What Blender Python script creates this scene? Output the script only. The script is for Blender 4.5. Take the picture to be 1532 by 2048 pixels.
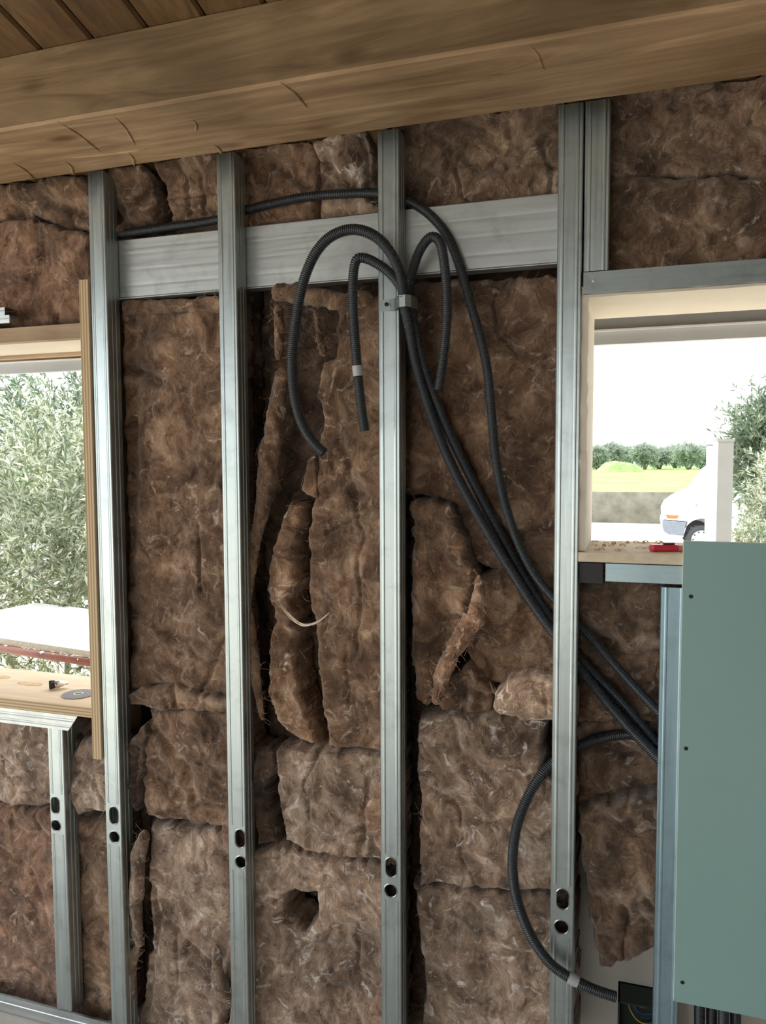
import bpy, math, random
import numpy as np
from mathutils import Matrix, Vector

for o in list(bpy.data.objects):
    bpy.data.objects.remove(o, do_unlink=True)
scene = bpy.context.scene
COL = scene.collection
rnd = random.Random(7)

# ------------------------------------------------------------------ camera
FPX, IW, IH = 1537.0, 1532.0, 2048.0
CAM = np.array([0.0, -1.70, 1.60])
YAW, PIT, ROL = (math.radians(a) for a in (17.91, 3.745, -0.237))
fw = np.array([-math.sin(YAW) * math.cos(PIT), math.cos(YAW) * math.cos(PIT), -math.sin(PIT)])
rt = np.array([math.cos(YAW), math.sin(YAW), 0.0])
up = np.cross(rt, fw)
RT = rt * math.cos(ROL) + up * math.sin(ROL)
UP = up * math.cos(ROL) - rt * math.sin(ROL)
cd = bpy.data.cameras.new('camera')
cd.sensor_fit = 'VERTICAL'
cd.sensor_height = 36.0
cd.lens = 36.0 * FPX / IH
cd.clip_start = 0.02
cd.clip_end = 600
cam = bpy.data.objects.new('camera', cd)
COL.objects.link(cam)
cam.matrix_world = Matrix(((RT[0], UP[0], -fw[0], CAM[0]), (RT[1], UP[1], -fw[1], CAM[1]),
                           (RT[2], UP[2], -fw[2], CAM[2]), (0, 0, 0, 1)))
scene.camera = cam


def ray(px, py):
    return RT * ((px - IW / 2) / FPX) - UP * ((py - IH / 2) / FPX) + fw


def P(px, py, Y):
    """photo pixel -> point on the upright plane y = Y (parallel to the stud wall)"""
    d = ray(px, py)
    return CAM + d * ((Y - CAM[1]) / d[1])


def PZ(px, py, z):
    d = ray(px, py)
    return CAM + d * ((z - CAM[2]) / d[2])


# ------------------------------------------------------------------ light
world = bpy.data.worlds.new('sky')
scene.world = world
world.use_nodes = True
wb = world.node_tree.nodes['Background']
wb.inputs['Color'].default_value = (0.93, 0.97, 1.0, 1)
wb.inputs['Strength'].default_value = 3.0
sl = bpy.data.lights.new('sun', 'SUN')
sl.energy = 5.5
sl.angle = math.radians(35)
sl.color = (1.0, 0.97, 0.92)
sun = bpy.data.objects.new('sun', sl)
COL.objects.link(sun)
sun.rotation_euler = Vector((0.45, -0.45, -0.85)).to_track_quat('-Z', 'Y').to_euler()
sun.location = (-6, 8, 12)
vs = scene.view_settings
vs.view_transform = 'Standard'
vs.look = 'None'
vs.exposure = 0.0
vs.gamma = 1.0
vs.use_curve_mapping = False

# ------------------------------------------------------------------ materials


class NT:
    def __init__(self, name):
        self.m = bpy.data.materials.new(name)
        self.m.use_nodes = True
        self.t = self.m.node_tree
        self.b = self.t.nodes['Principled BSDF']

    def n(self, typ, **kw):
        nd = self.t.nodes.new('ShaderNode' + typ)
        for k, v in kw.items():
            if k.startswith('i_'):
                nd.inputs[k[2:].replace('_', ' ')].default_value = v
            else:
                setattr(nd, k, v)
        return nd

    def l(self, a, b):
        self.t.links.new(a, b)

    def ramp(self, fac, stops):
        r = self.n('ValToRGB')
        e = r.color_ramp.elements
        while len(e) < len(stops):
            e.new(0.5)
        for i, (p, c) in enumerate(stops):
            e[i].position = p
            e[i].color = (*c, 1) if len(c) == 3 else c
        self.l(fac, r.inputs['Fac'])
        return r.outputs['Color']

    def mix(self, fac, a, b, blend='MIX'):
        m = self.n('Mix', data_type='RGBA', blend_type=blend)
        for s, v in ((m.inputs[0], fac), (m.inputs[6], a), (m.inputs[7], b)):
            if isinstance(v, (int, float)):
                s.default_value = v
            elif isinstance(v, tuple):
                s.default_value = (*v, 1) if len(v) == 3 else v
            else:
                self.l(v, s)
        return m.outputs[2]

    def coords(self, kind='Object', scale=(1, 1, 1)):
        if kind == 'World':
            src = self.n('NewGeometry').outputs['Position']
        else:
            src = self.n('TexCoord').outputs[kind]
        mp = self.n('Mapping')
        mp.inputs['Scale'].default_value = scale
        self.l(src, mp.inputs['Vector'])
        return mp.outputs['Vector']

    def noise(self, vec, scale, detail=4, rough=0.5, dist=0.0):
        x = self.n('TexNoise')
        x.inputs['Scale'].default_value = scale
        x.inputs['Detail'].default_value = detail
        x.inputs['Roughness'].default_value = rough
        x.inputs['Distortion'].default_value = dist
        self.l(vec, x.inputs['Vector'])
        return x

    def bump(self, h, strength, dist=0.01):
        b = self.n('Bump')
        b.inputs['Strength'].default_value = strength
        b.inputs['Distance'].default_value = dist
        self.l(h, b.inputs['Height'])
        self.l(b.outputs['Normal'], self.b.inputs['Normal'])

    def base(self, c):
        if isinstance(c, tuple):
            self.b.inputs['Base Color'].default_value = (*c, 1)
        else:
            self.l(c, self.b.inputs['Base Color'])

    def set(self, rough=None, metal=None, spec=None):
        if rough is not None:
            self.b.inputs['Roughness'].default_value = rough
        if metal is not None:
            self.b.inputs['Metallic'].default_value = metal
        if spec is not None:
            self.b.inputs['Specular IOR Level'].default_value = spec


def simple(name, col, rough=0.6, metal=0.0, var=0.12, scale=12, bump=0.0, spec=0.5):
    t = NT(name)
    v = t.coords('World')
    nz = t.noise(v, scale, 5, 0.6)
    lo = tuple(c * (1 - var) for c in col)
    hi = tuple(min(1, c * (1 + var)) for c in col)
    t.base(t.ramp(nz.outputs['Fac'], [(0.3, lo), (0.7, hi)]))
    t.set(rough, metal, spec)
    if bump:
        t.bump(t.noise(v, scale * 6, 4).outputs['Fac'], bump, 0.004)
    return t.m


def wool_material():
    t = NT('mineral_wool')
    pos = t.coords('World')
    w1 = t.noise(pos, 9, 3, 0.5)
    off = t.n('VectorMath', operation='SUBTRACT')
    t.l(w1.outputs['Color'], off.inputs[0])
    off.inputs[1].default_value = (0.5, 0.5, 0.5)
    sc = t.n('VectorMath', operation='SCALE')
    sc.inputs['Scale'].default_value = 0.11
    t.l(off.outputs[0], sc.inputs[0])
    ad = t.n('VectorMath', operation='ADD')
    t.l(pos, ad.inputs[0])
    t.l(sc.outputs[0], ad.inputs[1])
    wv = ad.outputs[0]
    big = t.noise(wv, 13, 8, 0.66, 0.7)
    c = t.ramp(big.outputs['Fac'], [(0.24, (0.040, 0.022, 0.014)), (0.43, (0.150, 0.090, 0.056)),
                                    (0.56, (0.280, 0.182, 0.120)), (0.72, (0.50, 0.385, 0.30))])
    # broad lighter and darker areas of the felt
    lg = t.noise(pos, 5.5, 3, 0.5, 0.8)
    c = t.mix(1.0, c, t.ramp(lg.outputs['Fac'], [(0.33, (0.62, 0.60, 0.58)), (0.5, (1.0, 1.0, 1.0)), (0.68, (1.35, 1.34, 1.33))]), 'MULTIPLY')
    # pale smears and tufts
    sm = t.noise(wv, 19, 5, 0.6, 1.9)
    smf = t.ramp(sm.outputs['Fac'], [(0.58, (0, 0, 0)), (0.70, (1, 1, 1))])
    c = t.mix(t.mix(0.72, (0, 0, 0), smf), c, (0.62, 0.52, 0.44))
    # fine swirled fibres: thin bands of a stretched, warped noise
    st = t.n('Mapping')
    st.inputs['Scale'].default_value = (1.0, 1.0, 0.42)
    t.l(wv, st.inputs['Vector'])
    fb = t.noise(st.outputs[0], 85, 4, 0.65, 1.6)
    bf = t.ramp(fb.outputs['Fac'], [(0.30, (0.70, 0.69, 0.68)), (0.5, (1, 1, 1)), (0.68, (1.35, 1.34, 1.33))])
    c = t.mix(0.8, c, t.mix(1.0, c, bf, 'MULTIPLY'))
    dk = t.noise(wv, 30, 6, 0.65, 0.9)
    dkf = t.ramp(dk.outputs['Fac'], [(0.32, (0.34, 0.32, 0.30)), (0.46, (1, 1, 1))])
    c = t.mix(0.85, c, t.mix(1.0, c, dkf, 'MULTIPLY'))
    oi = t.n('ObjectInfo')
    c = t.mix(1.0, c, oi.outputs['Color'], 'MULTIPLY')
    c = t.mix(1.0, c, (0.80, 0.82, 0.84), 'MULTIPLY')
    t.base(c)
    t.set(0.95, 0, 0.15)
    t.b.inputs['Sheen Weight'].default_value = 0.25
    t.b.inputs['Sheen Roughness'].default_value = 0.6
    hn = t.n('Math', operation='ADD')
    t.l(fb.outputs['Fac'], hn.inputs[0])
    t.l(dk.outputs['Fac'], hn.inputs[1])
    t.bump(hn.outputs[0], 0.6, 0.006)
    return t.m


def metal_material(name, col, rough=0.38, vert=True, grime=0.35):
    t = NT(name)
    s = (40, 40, 1.2) if vert else (1.2, 40, 40)
    v = t.coords('World', s)
    nz = t.noise(v, 3, 5, 0.6)
    c = t.ramp(nz.outputs['Fac'], [(0.3, tuple(x * 0.86 for x in col)), (0.7, col)])
    v2 = t.coords('World')
    sp = t.noise(v2, 14, 6, 0.65, 0.4)
    g = t.ramp(sp.outputs['Fac'], [(0.25, (1 - grime, 1 - grime, 1 - grime)), (0.5, (1, 1, 1))])
    c = t.mix(0.7, c, t.mix(1.0, c, g, 'MULTIPLY'))
    t.base(c)
    t.l(t.ramp(nz.outputs['Fac'], [(0.3, (rough * 0.8,) * 3), (0.7, (rough * 1.2,) * 3)]), t.b.inputs['Roughness'])
    t.b.inputs['Metallic'].default_value = 0.88
    t.bump(nz.outputs['Fac'], 0.05, 0.002)
    return t.m


def wood_material(name, lo, hi, axis='X', knots=True, rough=0.6, gs=1.0, bump=0.25, rand=0.0):
    t = NT(name)
    sc = {'X': (0.9, 9, 9), 'Y': (9, 0.9, 9), 'Z': (9, 9, 0.9)}[axis]
    v = t.coords('World', tuple(a * gs for a in sc))
    w = t.noise(v, 1.3, 2, 0.5)
    ad = t.n('VectorMath', operation='MULTIPLY_ADD')
    t.l(w.outputs['Color'], ad.inputs[0])
    ad.inputs[1].default_value = (0.9, 0.9, 0.9)
    t.l(v, ad.inputs[2])
    g = t.noise(ad.outputs[0], 3.2, 9, 0.62, 0.5)
    c = t.ramp(g.outputs['Fac'], [(0.28, lo), (0.5, tuple((a + b) / 2 for a, b in zip(lo, hi))), (0.68, hi)])
    pos = t.coords('World')
    st = t.noise(pos, 3.1, 3, 0.5)
    c = t.mix(0.65, c, t.mix(1.0, c, t.ramp(st.outputs['Fac'], [(0.35, (0.55, 0.52, 0.5)), (0.62, (1.1, 1.1, 1.1))]), 'MULTIPLY'))
    if knots:
        kv = t.coords('World', {'X': (2.6, 6.5, 6.5), 'Y': (6.5, 2.6, 6.5), 'Z': (6.5, 6.5, 2.6)}[axis])
        vo = t.n('TexVoronoi')
        vo.inputs['Scale'].default_value = 1.15
        t.l(kv, vo.inputs['Vector'])
        kf = t.ramp(vo.outputs['Distance'], [(0.0, (0.22, 0.13, 0.08)), (0.07, (0.42, 0.29, 0.2)), (0.16, (1, 1, 1))])
        c = t.mix(0.9, c, t.mix(1.0, c, kf, 'MULTIPLY'))
    if rand:
        oi = t.n('ObjectInfo')
        c = t.mix(1.0, c, t.ramp(oi.outputs['Random'], [(0, (1 - rand,) * 3), (1, (1 + rand,) * 3)]), 'MULTIPLY')
    t.base(c)
    t.set(rough, 0, 0.3)
    t.bump(g.outputs['Fac'], bump, 0.004)
    return t.m


def ply_material(name, axis):
    """plywood: veneer layers on the edges are geometry-independent stripes through the thickness"""
    t = NT(name)
    pos = t.coords('Object')
    sep = t.n('SeparateXYZ')
    t.l(pos, sep.inputs[0])
    mul = t.n('Math', operation='MULTIPLY')
    mul.inputs[1].default_value = 1 / 0.0085
    t.l(sep.outputs[axis], mul.inputs[0])
    fr = t.n('Math', operation='FRACT')
    t.l(mul.outputs[0], fr.inputs[0])
    c1 = t.ramp(fr.outputs[0], [(0.42, (0.60, 0.46, 0.29)), (0.5, (0.36, 0.25, 0.14)), (0.92, (0.38, 0.27, 0.15)), (1.0, (0.6, 0.46, 0.29))])
    face = t.noise(t.coords('Object', (1.5, 12, 12)), 3, 5, 0.6)
    c2 = t.ramp(face.outputs['Fac'], [(0.3, (0.68, 0.53, 0.36)), (0.7, (0.82, 0.67, 0.48))])
    geo = t.n('NewGeometry')
    sn = t.n('SeparateXYZ')
    t.l(geo.outputs['True Normal'], sn.inputs[0])
    ab = t.n('Math', operation='ABSOLUTE')
    t.l(sn.outputs[axis], ab.inputs[0])
    gt = t.n('Math', operation='GREATER_THAN')
    gt.inputs[1].default_value = 0.6
    t.l(ab.outputs[0], gt.inputs[0])
    t.base(t.mix(gt.outputs[0], c1, c2))
    t.set(0.65, 0, 0.3)
    return t.m


def leaf_material(name, top, under):
    t = NT(name)
    geo = t.n('NewGeometry')
    nz = t.noise(t.coords('World'), 9, 3)
    c = t.mix(geo.outputs['Backfacing'], top, under)
    c = t.mix(1.0, c, t.ramp(nz.outputs['Fac'], [(0.3, (0.65, 0.7, 0.65)), (0.7, (1.25, 1.2, 1.1))]), 'MULTIPLY')
    t.base(c)
    t.set(0.5, 0, 0.4)
    tr = t.n('BsdfTranslucent')
    t.l(c, tr.inputs['Color'])
    mx = t.n('MixShader')
    mx.inputs[0].default_value = 0.3
    out = t.t.nodes['Material Output']
    t.l(t.b.outputs[0], mx.inputs[1])
    t.l(tr.outputs[0], mx.inputs[2])
    t.l(mx.outputs[0], out.inputs['Surface'])
    return t.m


M = {}
M['wool'] = wool_material()
M['galv'] = metal_material('galvanised_steel', (0.50, 0.575, 0.585), 0.34)
M['galv_h'] = metal_material('galvanised_steel_rail', (0.57, 0.615, 0.625), 0.42, False)
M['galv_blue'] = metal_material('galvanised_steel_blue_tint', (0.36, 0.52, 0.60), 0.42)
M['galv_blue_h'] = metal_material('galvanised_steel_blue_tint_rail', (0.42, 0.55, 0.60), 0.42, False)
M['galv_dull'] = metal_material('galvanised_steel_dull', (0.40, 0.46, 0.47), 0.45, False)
M['beam'] = wood_material('beam_wood', (0.24, 0.145, 0.075), (0.54, 0.37, 0.215), 'X', True, 0.55)
M['beam_front'] = wood_material('beam_wood_front', (0.15, 0.095, 0.05), (0.36, 0.255, 0.145), 'X', True, 0.55)
M['plank'] = wood_material('stained_plank', (0.085, 0.046, 0.019), (0.205, 0.118, 0.052), 'Y', True, 0.5, 1.4, 0.2, 0.18)
M['lintel'] = wood_material('lintel_wood', (0.30, 0.20, 0.12), (0.52, 0.39, 0.26), 'X', False)
M['ply_x'] = ply_material('plywood_upright', 0)
M['ply_z'] = ply_material('plywood_flat', 2)
M['cream'] = simple('cream_board', (0.66, 0.60, 0.50), 0.75, 0, 0.06, 6)
M['osb'] = simple('chipboard', (0.72, 0.62, 0.47), 0.8, 0, 0.10, 60, 0.15)
M['backing'] = simple('white_backing_board', (0.62, 0.58, 0.51), 0.8, 0, 0.06, 5)
M['plaster'] = simple('exterior_render', (0.72, 0.68, 0.6), 0.9, 0, 0.08, 4, 0.2)
M['inner_wall'] = simple('bare_wall', (0.50, 0.47, 0.43), 0.9, 0, 0.1, 3, 0.1)
M['floor'] = simple('concrete_floor', (0.66, 0.63, 0.58), 0.85, 0, 0.12, 4, 0.15)
M['green'] = simple('green_plasterboard', (0.265, 0.425, 0.405), 0.75, 0, 0.04, 2.5, 0.03)
M['gypsum'] = simple('gypsum_core', (0.75, 0.74, 0.7), 0.9)
M['conduit'] = simple('grey_black_plastic', (0.032, 0.038, 0.046), 0.30, 0, 0.1, 20)
M['black'] = simple('black_plastic', (0.012, 0.012, 0.013), 0.5)
M['sleeve'] = simple('grey_tape', (0.42, 0.44, 0.45), 0.5)
M['screw'] = simple('dark_screw', (0.03, 0.03, 0.035), 0.4, 0.7)
M['screw_z'] = simple('zinc_screw', (0.6, 0.6, 0.6), 0.35, 0.9)
M['fascia'] = simple('grey_painted_board', (0.46, 0.48, 0.50), 0.7, 0, 0.08, 4)
M['fascia2'] = simple('dark_grey_board', (0.33, 0.34, 0.36), 0.7, 0, 0.08, 4)
M['red'] = simple('red_plastic', (0.72, 0.045, 0.08), 0.35)
M['salmon'] = simple('pale_red_plastic', (0.70, 0.30, 0.20), 0.45)
M['steel'] = simple('bright_steel', (0.7, 0.7, 0.7), 0.25, 1.0)
M['disc'] = simple('abrasive_disc', (0.25, 0.25, 0.27), 0.8, 0, 0.15, 300)
M['shaving'] = simple('wood_shaving', (0.66, 0.46, 0.25), 0.8, 0, 0.3, 80)
M['brownpipe'] = simple('brown_paint', (0.23, 0.075, 0.05), 0.45, 0, 0.2, 15)
M['white'] = simple('white_paint', (0.80, 0.80, 0.80), 0.5, 0, 0.03, 5)
M['whiteboard'] = simple('white_laminate', (0.85, 0.86, 0.87), 0.4, 0, 0.03, 5)
M['chipedge'] = simple('chipboard_edge', (0.48, 0.44, 0.38), 0.8, 0, 0.15, 60)
M['carpaint'] = simple('white_car_paint', (0.85, 0.86, 0.87), 0.25, 0, 0.01, 2)
M['bumper'] = simple('grey_bumper_plastic', (0.20, 0.22, 0.25), 0.6)
M['tyre'] = simple('tyre_rubber', (0.06, 0.06, 0.065), 0.8)
M['rim'] = simple('wheel_steel', (0.6, 0.61, 0.62), 0.4, 0.4)
M['orange'] = simple('orange_lens', (0.75, 0.16, 0.04), 0.25)
M['postwhite'] = simple('pillar_render', (0.25, 0.245, 0.23), 0.85, 0, 0.06, 3)
M['stonewall'] = simple('rough_wall_render', (0.19, 0.178, 0.14), 0.95, 0, 0.35, 2.2, 0.5)
M['ground'] = simple('pale_gravel', (0.62, 0.56, 0.46), 0.95, 0, 0.18, 1.2, 0.3)
M['road'] = simple('pale_road', (0.70, 0.69, 0.66), 0.9, 0, 0.06, 0.8)
M['grass'] = simple('field_grass', (0.20, 0.38, 0.075), 0.9, 0, 0.5, 0.35)
M['mound'] = simple('weedy_mound', (0.26, 0.36, 0.14), 0.95, 0, 0.4, 1.5)
M['leaf'] = leaf_material('olive_leaf', (0.22, 0.27, 0.16), (0.60, 0.64, 0.57))
M['leaf2'] = leaf_material('dark_leaf', (0.11, 0.17, 0.10), (0.26, 0.32, 0.25))
M['crown'] = leaf_material('far_leaf_haze', (0.33, 0.39, 0.34), (0.45, 0.50, 0.46))  # haze of distance mixed into the leaf colour as pale grey-green
M['bark'] = simple('olive_bark', (0.24, 0.20, 0.16), 0.9, 0, 0.25, 30, 0.3)
M['darkbox'] = simple('dark_green_box', (0.02, 0.035, 0.035), 0.5)
for nm, c in (('yellow', (0.75, 0.5, 0.05)), ('blue', (0.04, 0.1, 0.4)), ('wire_red', (0.4, 0.05, 0.04))):
    M[nm] = simple(nm + '_wire', c, 0.4)
gl = NT('dark_glass')
gl.base((0.02, 0.03, 0.03))
gl.set(0.05, 0, 0.5)
gl.b.inputs['Transmission Weight'].default_value = 0.85
gl.b.inputs['IOR'].default_value = 1.05
gl.base((0.45, 0.62, 0.5))
M['glass'] = gl.m

# ------------------------------------------------------------------ mesh helpers
WL = {}


class MB:
    def __init__(self):
        self.v = []
        self.f = []

    def add(self, vs, fs):
        b = len(self.v)
        self.v += [tuple(map(float, p)) for p in vs]
        self.f += [tuple(b + i for i in f) for f in fs]
        return self

    def box(self, x0, x1, y0, y1, z0, z1):
        return self.add([(x0, y0, z0), (x1, y0, z0), (x1, y1, z0), (x0, y1, z0),
                         (x0, y0, z1), (x1, y0, z1), (x1, y1, z1), (x0, y1, z1)],
                        [(0, 3, 2, 1), (4, 5, 6, 7), (0, 1, 5, 4), (1, 2, 6, 5), (2, 3, 7, 6), (3, 0, 4, 7)])

    def prism(self, poly, axis, a, b):
        """poly of 2D points in the other two axes (x,z for axis y; y,z for x; x,y for z)"""
        n = len(poly)

        def pt(p, t):
            return {'x': (t, p[0], p[1]), 'y': (p[0], t, p[1]), 'z': (p[0], p[1], t)}[axis]
        return self.add([pt(p, a) for p in poly] + [pt(p, b) for p in poly],
                        [tuple(range(n)), tuple(range(2 * n - 1, n - 1, -1))] +
                        [(i, i + n, (i + 1) % n + n, (i + 1) % n) for i in range(n)])

    def tube(self, pts, radii, sides=10, cap=True):
        pts = np.array(pts, float)
        n = len(pts)
        if np.isscalar(radii):
            radii = [radii] * n
        tg = np.gradient(pts, axis=0)
        tg /= np.linalg.norm(tg, axis=1)[:, None] + 1e-12
        ref = np.array([0.0, 1.0, 0.0]) if abs(tg[0][1]) < 0.9 else np.array([1.0, 0, 0])
        u = np.cross(tg[0], ref)
        u /= np.linalg.norm(u)
        vs = []
        a = np.linspace(0, 2 * math.pi, sides, endpoint=False)
        for i in range(n):
            u = u - tg[i] * (u @ tg[i])
            u /= np.linalg.norm(u) + 1e-12
            w = np.cross(tg[i], u)
            vs.append(pts[i] + radii[i] * (np.cos(a)[:, None] * u + np.sin(a)[:, None] * w))
        fs = []
        for i in range(n - 1):
            for j in range(sides):
                k = (j + 1) % sides
                fs.append((i * sides + j, i * sides + k, (i + 1) * sides + k, (i + 1) * sides + j))
        if cap:
            fs.append(tuple(range(sides - 1, -1, -1)))
            fs.append(tuple(range((n - 1) * sides, n * sides)))
        return self.add(np.concatenate(vs), fs)

    def build(self, name, mat, parent=None, smooth=False, color=None):
        return mesh_obj(name, np.array(self.v), self.f, mat, parent, smooth, color)


def mesh_obj(name, v, f, mat, parent=None, smooth=False, color=None):
    v = np.asarray(v, float)
    lo, hi = v.min(0), v.max(0)
    org = np.array([(lo[0] + hi[0]) / 2, (lo[1] + hi[1]) / 2, lo[2]])
    me = bpy.data.meshes.new(name)
    me.from_pydata((v - org).tolist(), [], f)
    if smooth:
        me.polygons.foreach_set('use_smooth', [True] * len(me.polygons))
    me.materials.append(M[mat] if isinstance(mat, str) else mat)
    me.update()
    o = bpy.data.objects.new(name, me)
    COL.objects.link(o)
    WL[o] = org
    if parent is not None:
        o.parent = parent
        o.location = org - WL[parent]
    else:
        o.location = org
    if color:
        o.color = (*color, 1)
    return o


def empty(name, loc):
    o = bpy.data.objects.new(name, None)
    o.empty_display_size = 0.05
    COL.objects.link(o)
    o.location = loc
    WL[o] = np.array(loc, float)
    return o


def tag(o, label, cat, group=None, kind=None):
    o['label'] = label
    o['category'] = cat
    if group:
        o['group'] = group
    if kind:
        o['kind'] = kind
    return o


def struct(o, label=None, cat=None):
    o['kind'] = 'structure'
    if label:
        o['label'] = label
        o['category'] = cat
    return o


# ------------------------------------------------------------------ numpy noise
_rs = np.random.RandomState(3)
_TAB = _rs.rand(256, 256)


def vnoise(x, y, s=0):
    x = np.asarray(x) + s * 17.31
    y = np.asarray(y) + s * 9.77
    xi, yi = np.floor(x).astype(int), np.floor(y).astype(int)
    fx, fy = x - xi, y - yi
    fx = fx * fx * fx * (fx * (fx * 6 - 15) + 10)
    fy = fy * fy * fy * (fy * (fy * 6 - 15) + 10)
    T = lambda a, b: _TAB[a & 255, b & 255]
    return ((T(xi, yi) * (1 - fx) + T(xi + 1, yi) * fx) * (1 - fy) +
            (T(xi, yi + 1) * (1 - fx) + T(xi + 1, yi + 1) * fx) * fy) * 2 - 1


def fbm(x, y, octv=4, s=0, gain=0.5):
    r, a, q = 0, 1, 1
    for k in range(octv):
        r = r + a * vnoise(x * q, y * q, s + k * 3)
        a *= gain
        q *= 2.03
    return r


def ridged(x, y, octv=3, s=0):
    r, a, q = 0, 1, 1
    for k in range(octv):
        r = r + a * (1 - np.abs(vnoise(x * q, y * q, s + 5 * k)))
        a *= 0.5
        q *= 2.1
    return r - 1.0


# ------------------------------------------------------------------ structure
SLOPE = math.tan(math.radians(13.8))
BY0, BY1, BZ, BT = -0.3374, -0.0815, 2.31, 2.461
ROOF0 = BT                       # underside of the planks at y = BY0


def roof_z(y):
    return ROOF0 - (y - BY0) * SLOPE


XL, XR, YB = -2.75, 2.75, -5.2
YI, YO = 0.225, 0.26             # inner face of the backing board, outer face of the house wall
# openings of the two windows (x0, x1, z0, z1)
W1 = (-2.60, -1.352, 0.915, 1.99)
W2 = (-0.118, 1.10, 1.385, 1.97)

floor = struct(MB().box(XL - .2, XR + .2, YB - .1, 0.26, -0.14, 0.0).build('floor', 'floor'))

wf = MB()
wf.box(XL, W1[0], YI, YO, 0, 2.22)
wf.box(W1[0], W1[1], YI, YO, 0, W1[2])
wf.box(W1[0], W1[1], YI, YO, W1[3] + .0, 2.22)
wf.box(W1[1], W2[0], YI, YO, 0, 2.22)
wf.box(W2[0], W2[1], YI, YO, 0, W2[2])
wf.box(W2[0], W2[1], YI, YO, W2[3], 2.22)
wf.box(W2[1], XR, YI, YO, 0, 2.22)
struct(wf.build('wall_front', 'backing'))


def side_wall(name, x0, x1):
    return struct(MB().prism([(YB, 0), (YO, 0), (YO, roof_z(YO)), (YB, roof_z(YB))], 'x', x0, x1).build(name, 'inner_wall'))


side_wall('wall_right', XR, XR + .15)
# unseen left wall, its wide doorway sized for the light from the left
lw = MB()
lw.prism([(-.45, 0), (YO, 0), (YO, roof_z(YO)), (-.45, roof_z(-.45))], 'x', XL - .15, XL)
lw.prism([(YB, 0), (-4.3, 0), (-4.3, roof_z(-4.3)), (YB, roof_z(YB))], 'x', XL - .15, XL)
lw.prism([(-4.3, 2.35), (-.45, 2.35), (-.45, roof_z(-.45)), (-4.3, roof_z(-4.3))], 'x', XL - .15, XL)
struct(lw.build('wall_left', 'inner_wall'))
bw = MB()
zt = roof_z(YB)
bw.box(XL, -2.3, YB - .15, YB, 0, zt).box(-.1, XR, YB - .15, YB, 0, zt).box(-2.3, -.1, YB - .15, YB, 2.4, zt)
struct(bw.build('wall_back', 'inner_wall'))

# ceiling: a roof deck that carries single planks (parts)
deck = MB()
y0, y1 = YB - .3, 0.92
deck.prism([(y0, roof_z(y0) + .024), (y1, roof_z(y1) + .024), (y1, roof_z(y1) + .09), (y0, roof_z(y0) + .09)], 'x', XL - .3, XR + .3)
ceiling = struct(deck.build('ceiling', 'plank'))
pw = 0.1292
px0 = -1.1875 - 13 * pw
Lp = (y1 - y0)
plank_me = None
ang = math.atan(SLOPE)
for i in range(45):
    x = px0 + i * pw
    if x > XR + .2 - pw:
        break
    if plank_me is None:
        b = MB()
        g = 0.005
        prof = [(g * .3, .023), (pw - g * .3, .023), (pw - g * .3, .006), (pw - g - .003, 0), (g + .003, 0), (g * .3, .006)]
        n = len(prof)
        vs = [(p[0], y0, roof_z(y0) + p[1]) for p in prof] + [(p[0], y1, roof_z(y1) + p[1]) for p in prof]
        b.add(vs, [tuple(range(n)), tuple(range(2 * n - 1, n - 1, -1))] + [(k, k + n, (k + 1) % n + n, (k + 1) % n) for k in range(n)])
        o = b.build('plank', 'plank')
        plank_me = o.data
        base = WL[o].copy()
        off = base.copy()
        o.parent = ceiling
        o.location = off + np.array([x, 0, 0]) - WL[ceiling]
    else:
        o = bpy.data.objects.new('plank', plank_me)
        COL.objects.link(o)
        o.parent = ceiling
        o.location = off + np.array([x, 0, 0]) - WL[ceiling]

# the big timber beam in front of the studs, its top planed to the roof slope
bm_ = MB()
xs = np.linspace(XL, XR, 60)
c = 0.006
prof = [(BY0 + c, BZ), (BY1 - c, BZ), (BY1, BZ + c), (BY1, roof_z(BY1) - .002), (BY0, BT - .002), (BY0, BZ + c)]
n = len(prof)
vs, fs = [], []
for i, x in enumerate(xs):
    for j, p in enumerate(prof):
        w = 0.0012 * vnoise(x * 4, j * 3.1, 4)
        vs.append((x, p[0] + w, p[1] + (0.0012 * vnoise(x * 3, j * 7.7, 9) if j in (0, 1, 2, 5) else 0)))
for i in range(len(xs) - 1):
    for j in range(n):
        k = (j + 1) % n
        fs.append((i * n + j, (i + 1) * n + j, (i + 1) * n + k, i * n + k))
fs += [tuple(range(n)), tuple(range(len(vs) - 1, len(vs) - 1 - n, -1))]
beam = tag(bm_.add(vs, fs).build('timber_beam', 'beam'), 'thick knotty timber beam running below the plank ceiling', 'beam')
# the room side of the beam has a darker wood tone than the underside
beam.data.materials.append(M['beam_front'])
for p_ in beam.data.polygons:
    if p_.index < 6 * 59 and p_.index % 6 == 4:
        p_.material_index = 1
# splits and tear-outs in the wood: shallow raised splinters on the underside
for (a, b_, w) in (((225, 230), (275, 290), 5), ((115, 243), (205, 303), 5), ((140, 316), (300, 296), 4), ((383, 238), (395, 262), 4),
                   ((425, 288), (447, 308), 5), ((130, 322), (150, 350), 5), ((560, 165), (620, 215), 5), ((25, 325), (75, 360), 4),
                   ((255, 305), (272, 332), 4), ((1055, 85), (1095, 140), 6)):
    A, B = PZ(*a, BZ + .0005), PZ(*b_, BZ + .0005)
    pts = [A + (B - A) * t + np.array([0.004 * math.sin(5 * t), 0.004 * math.sin(3.1 * t), 0]) for t in np.linspace(0, 1, 7)]
    s = MB().tube(pts, [.0006, .0024, .0036, .0030, .0038, .0026, .0005], 6).build('splinter', 'beam', beam, True)

# ------------------------------------------------------------------ window linings
w1 = struct(empty('window_1', (-1.98, 0.12, 0.94)))
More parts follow.
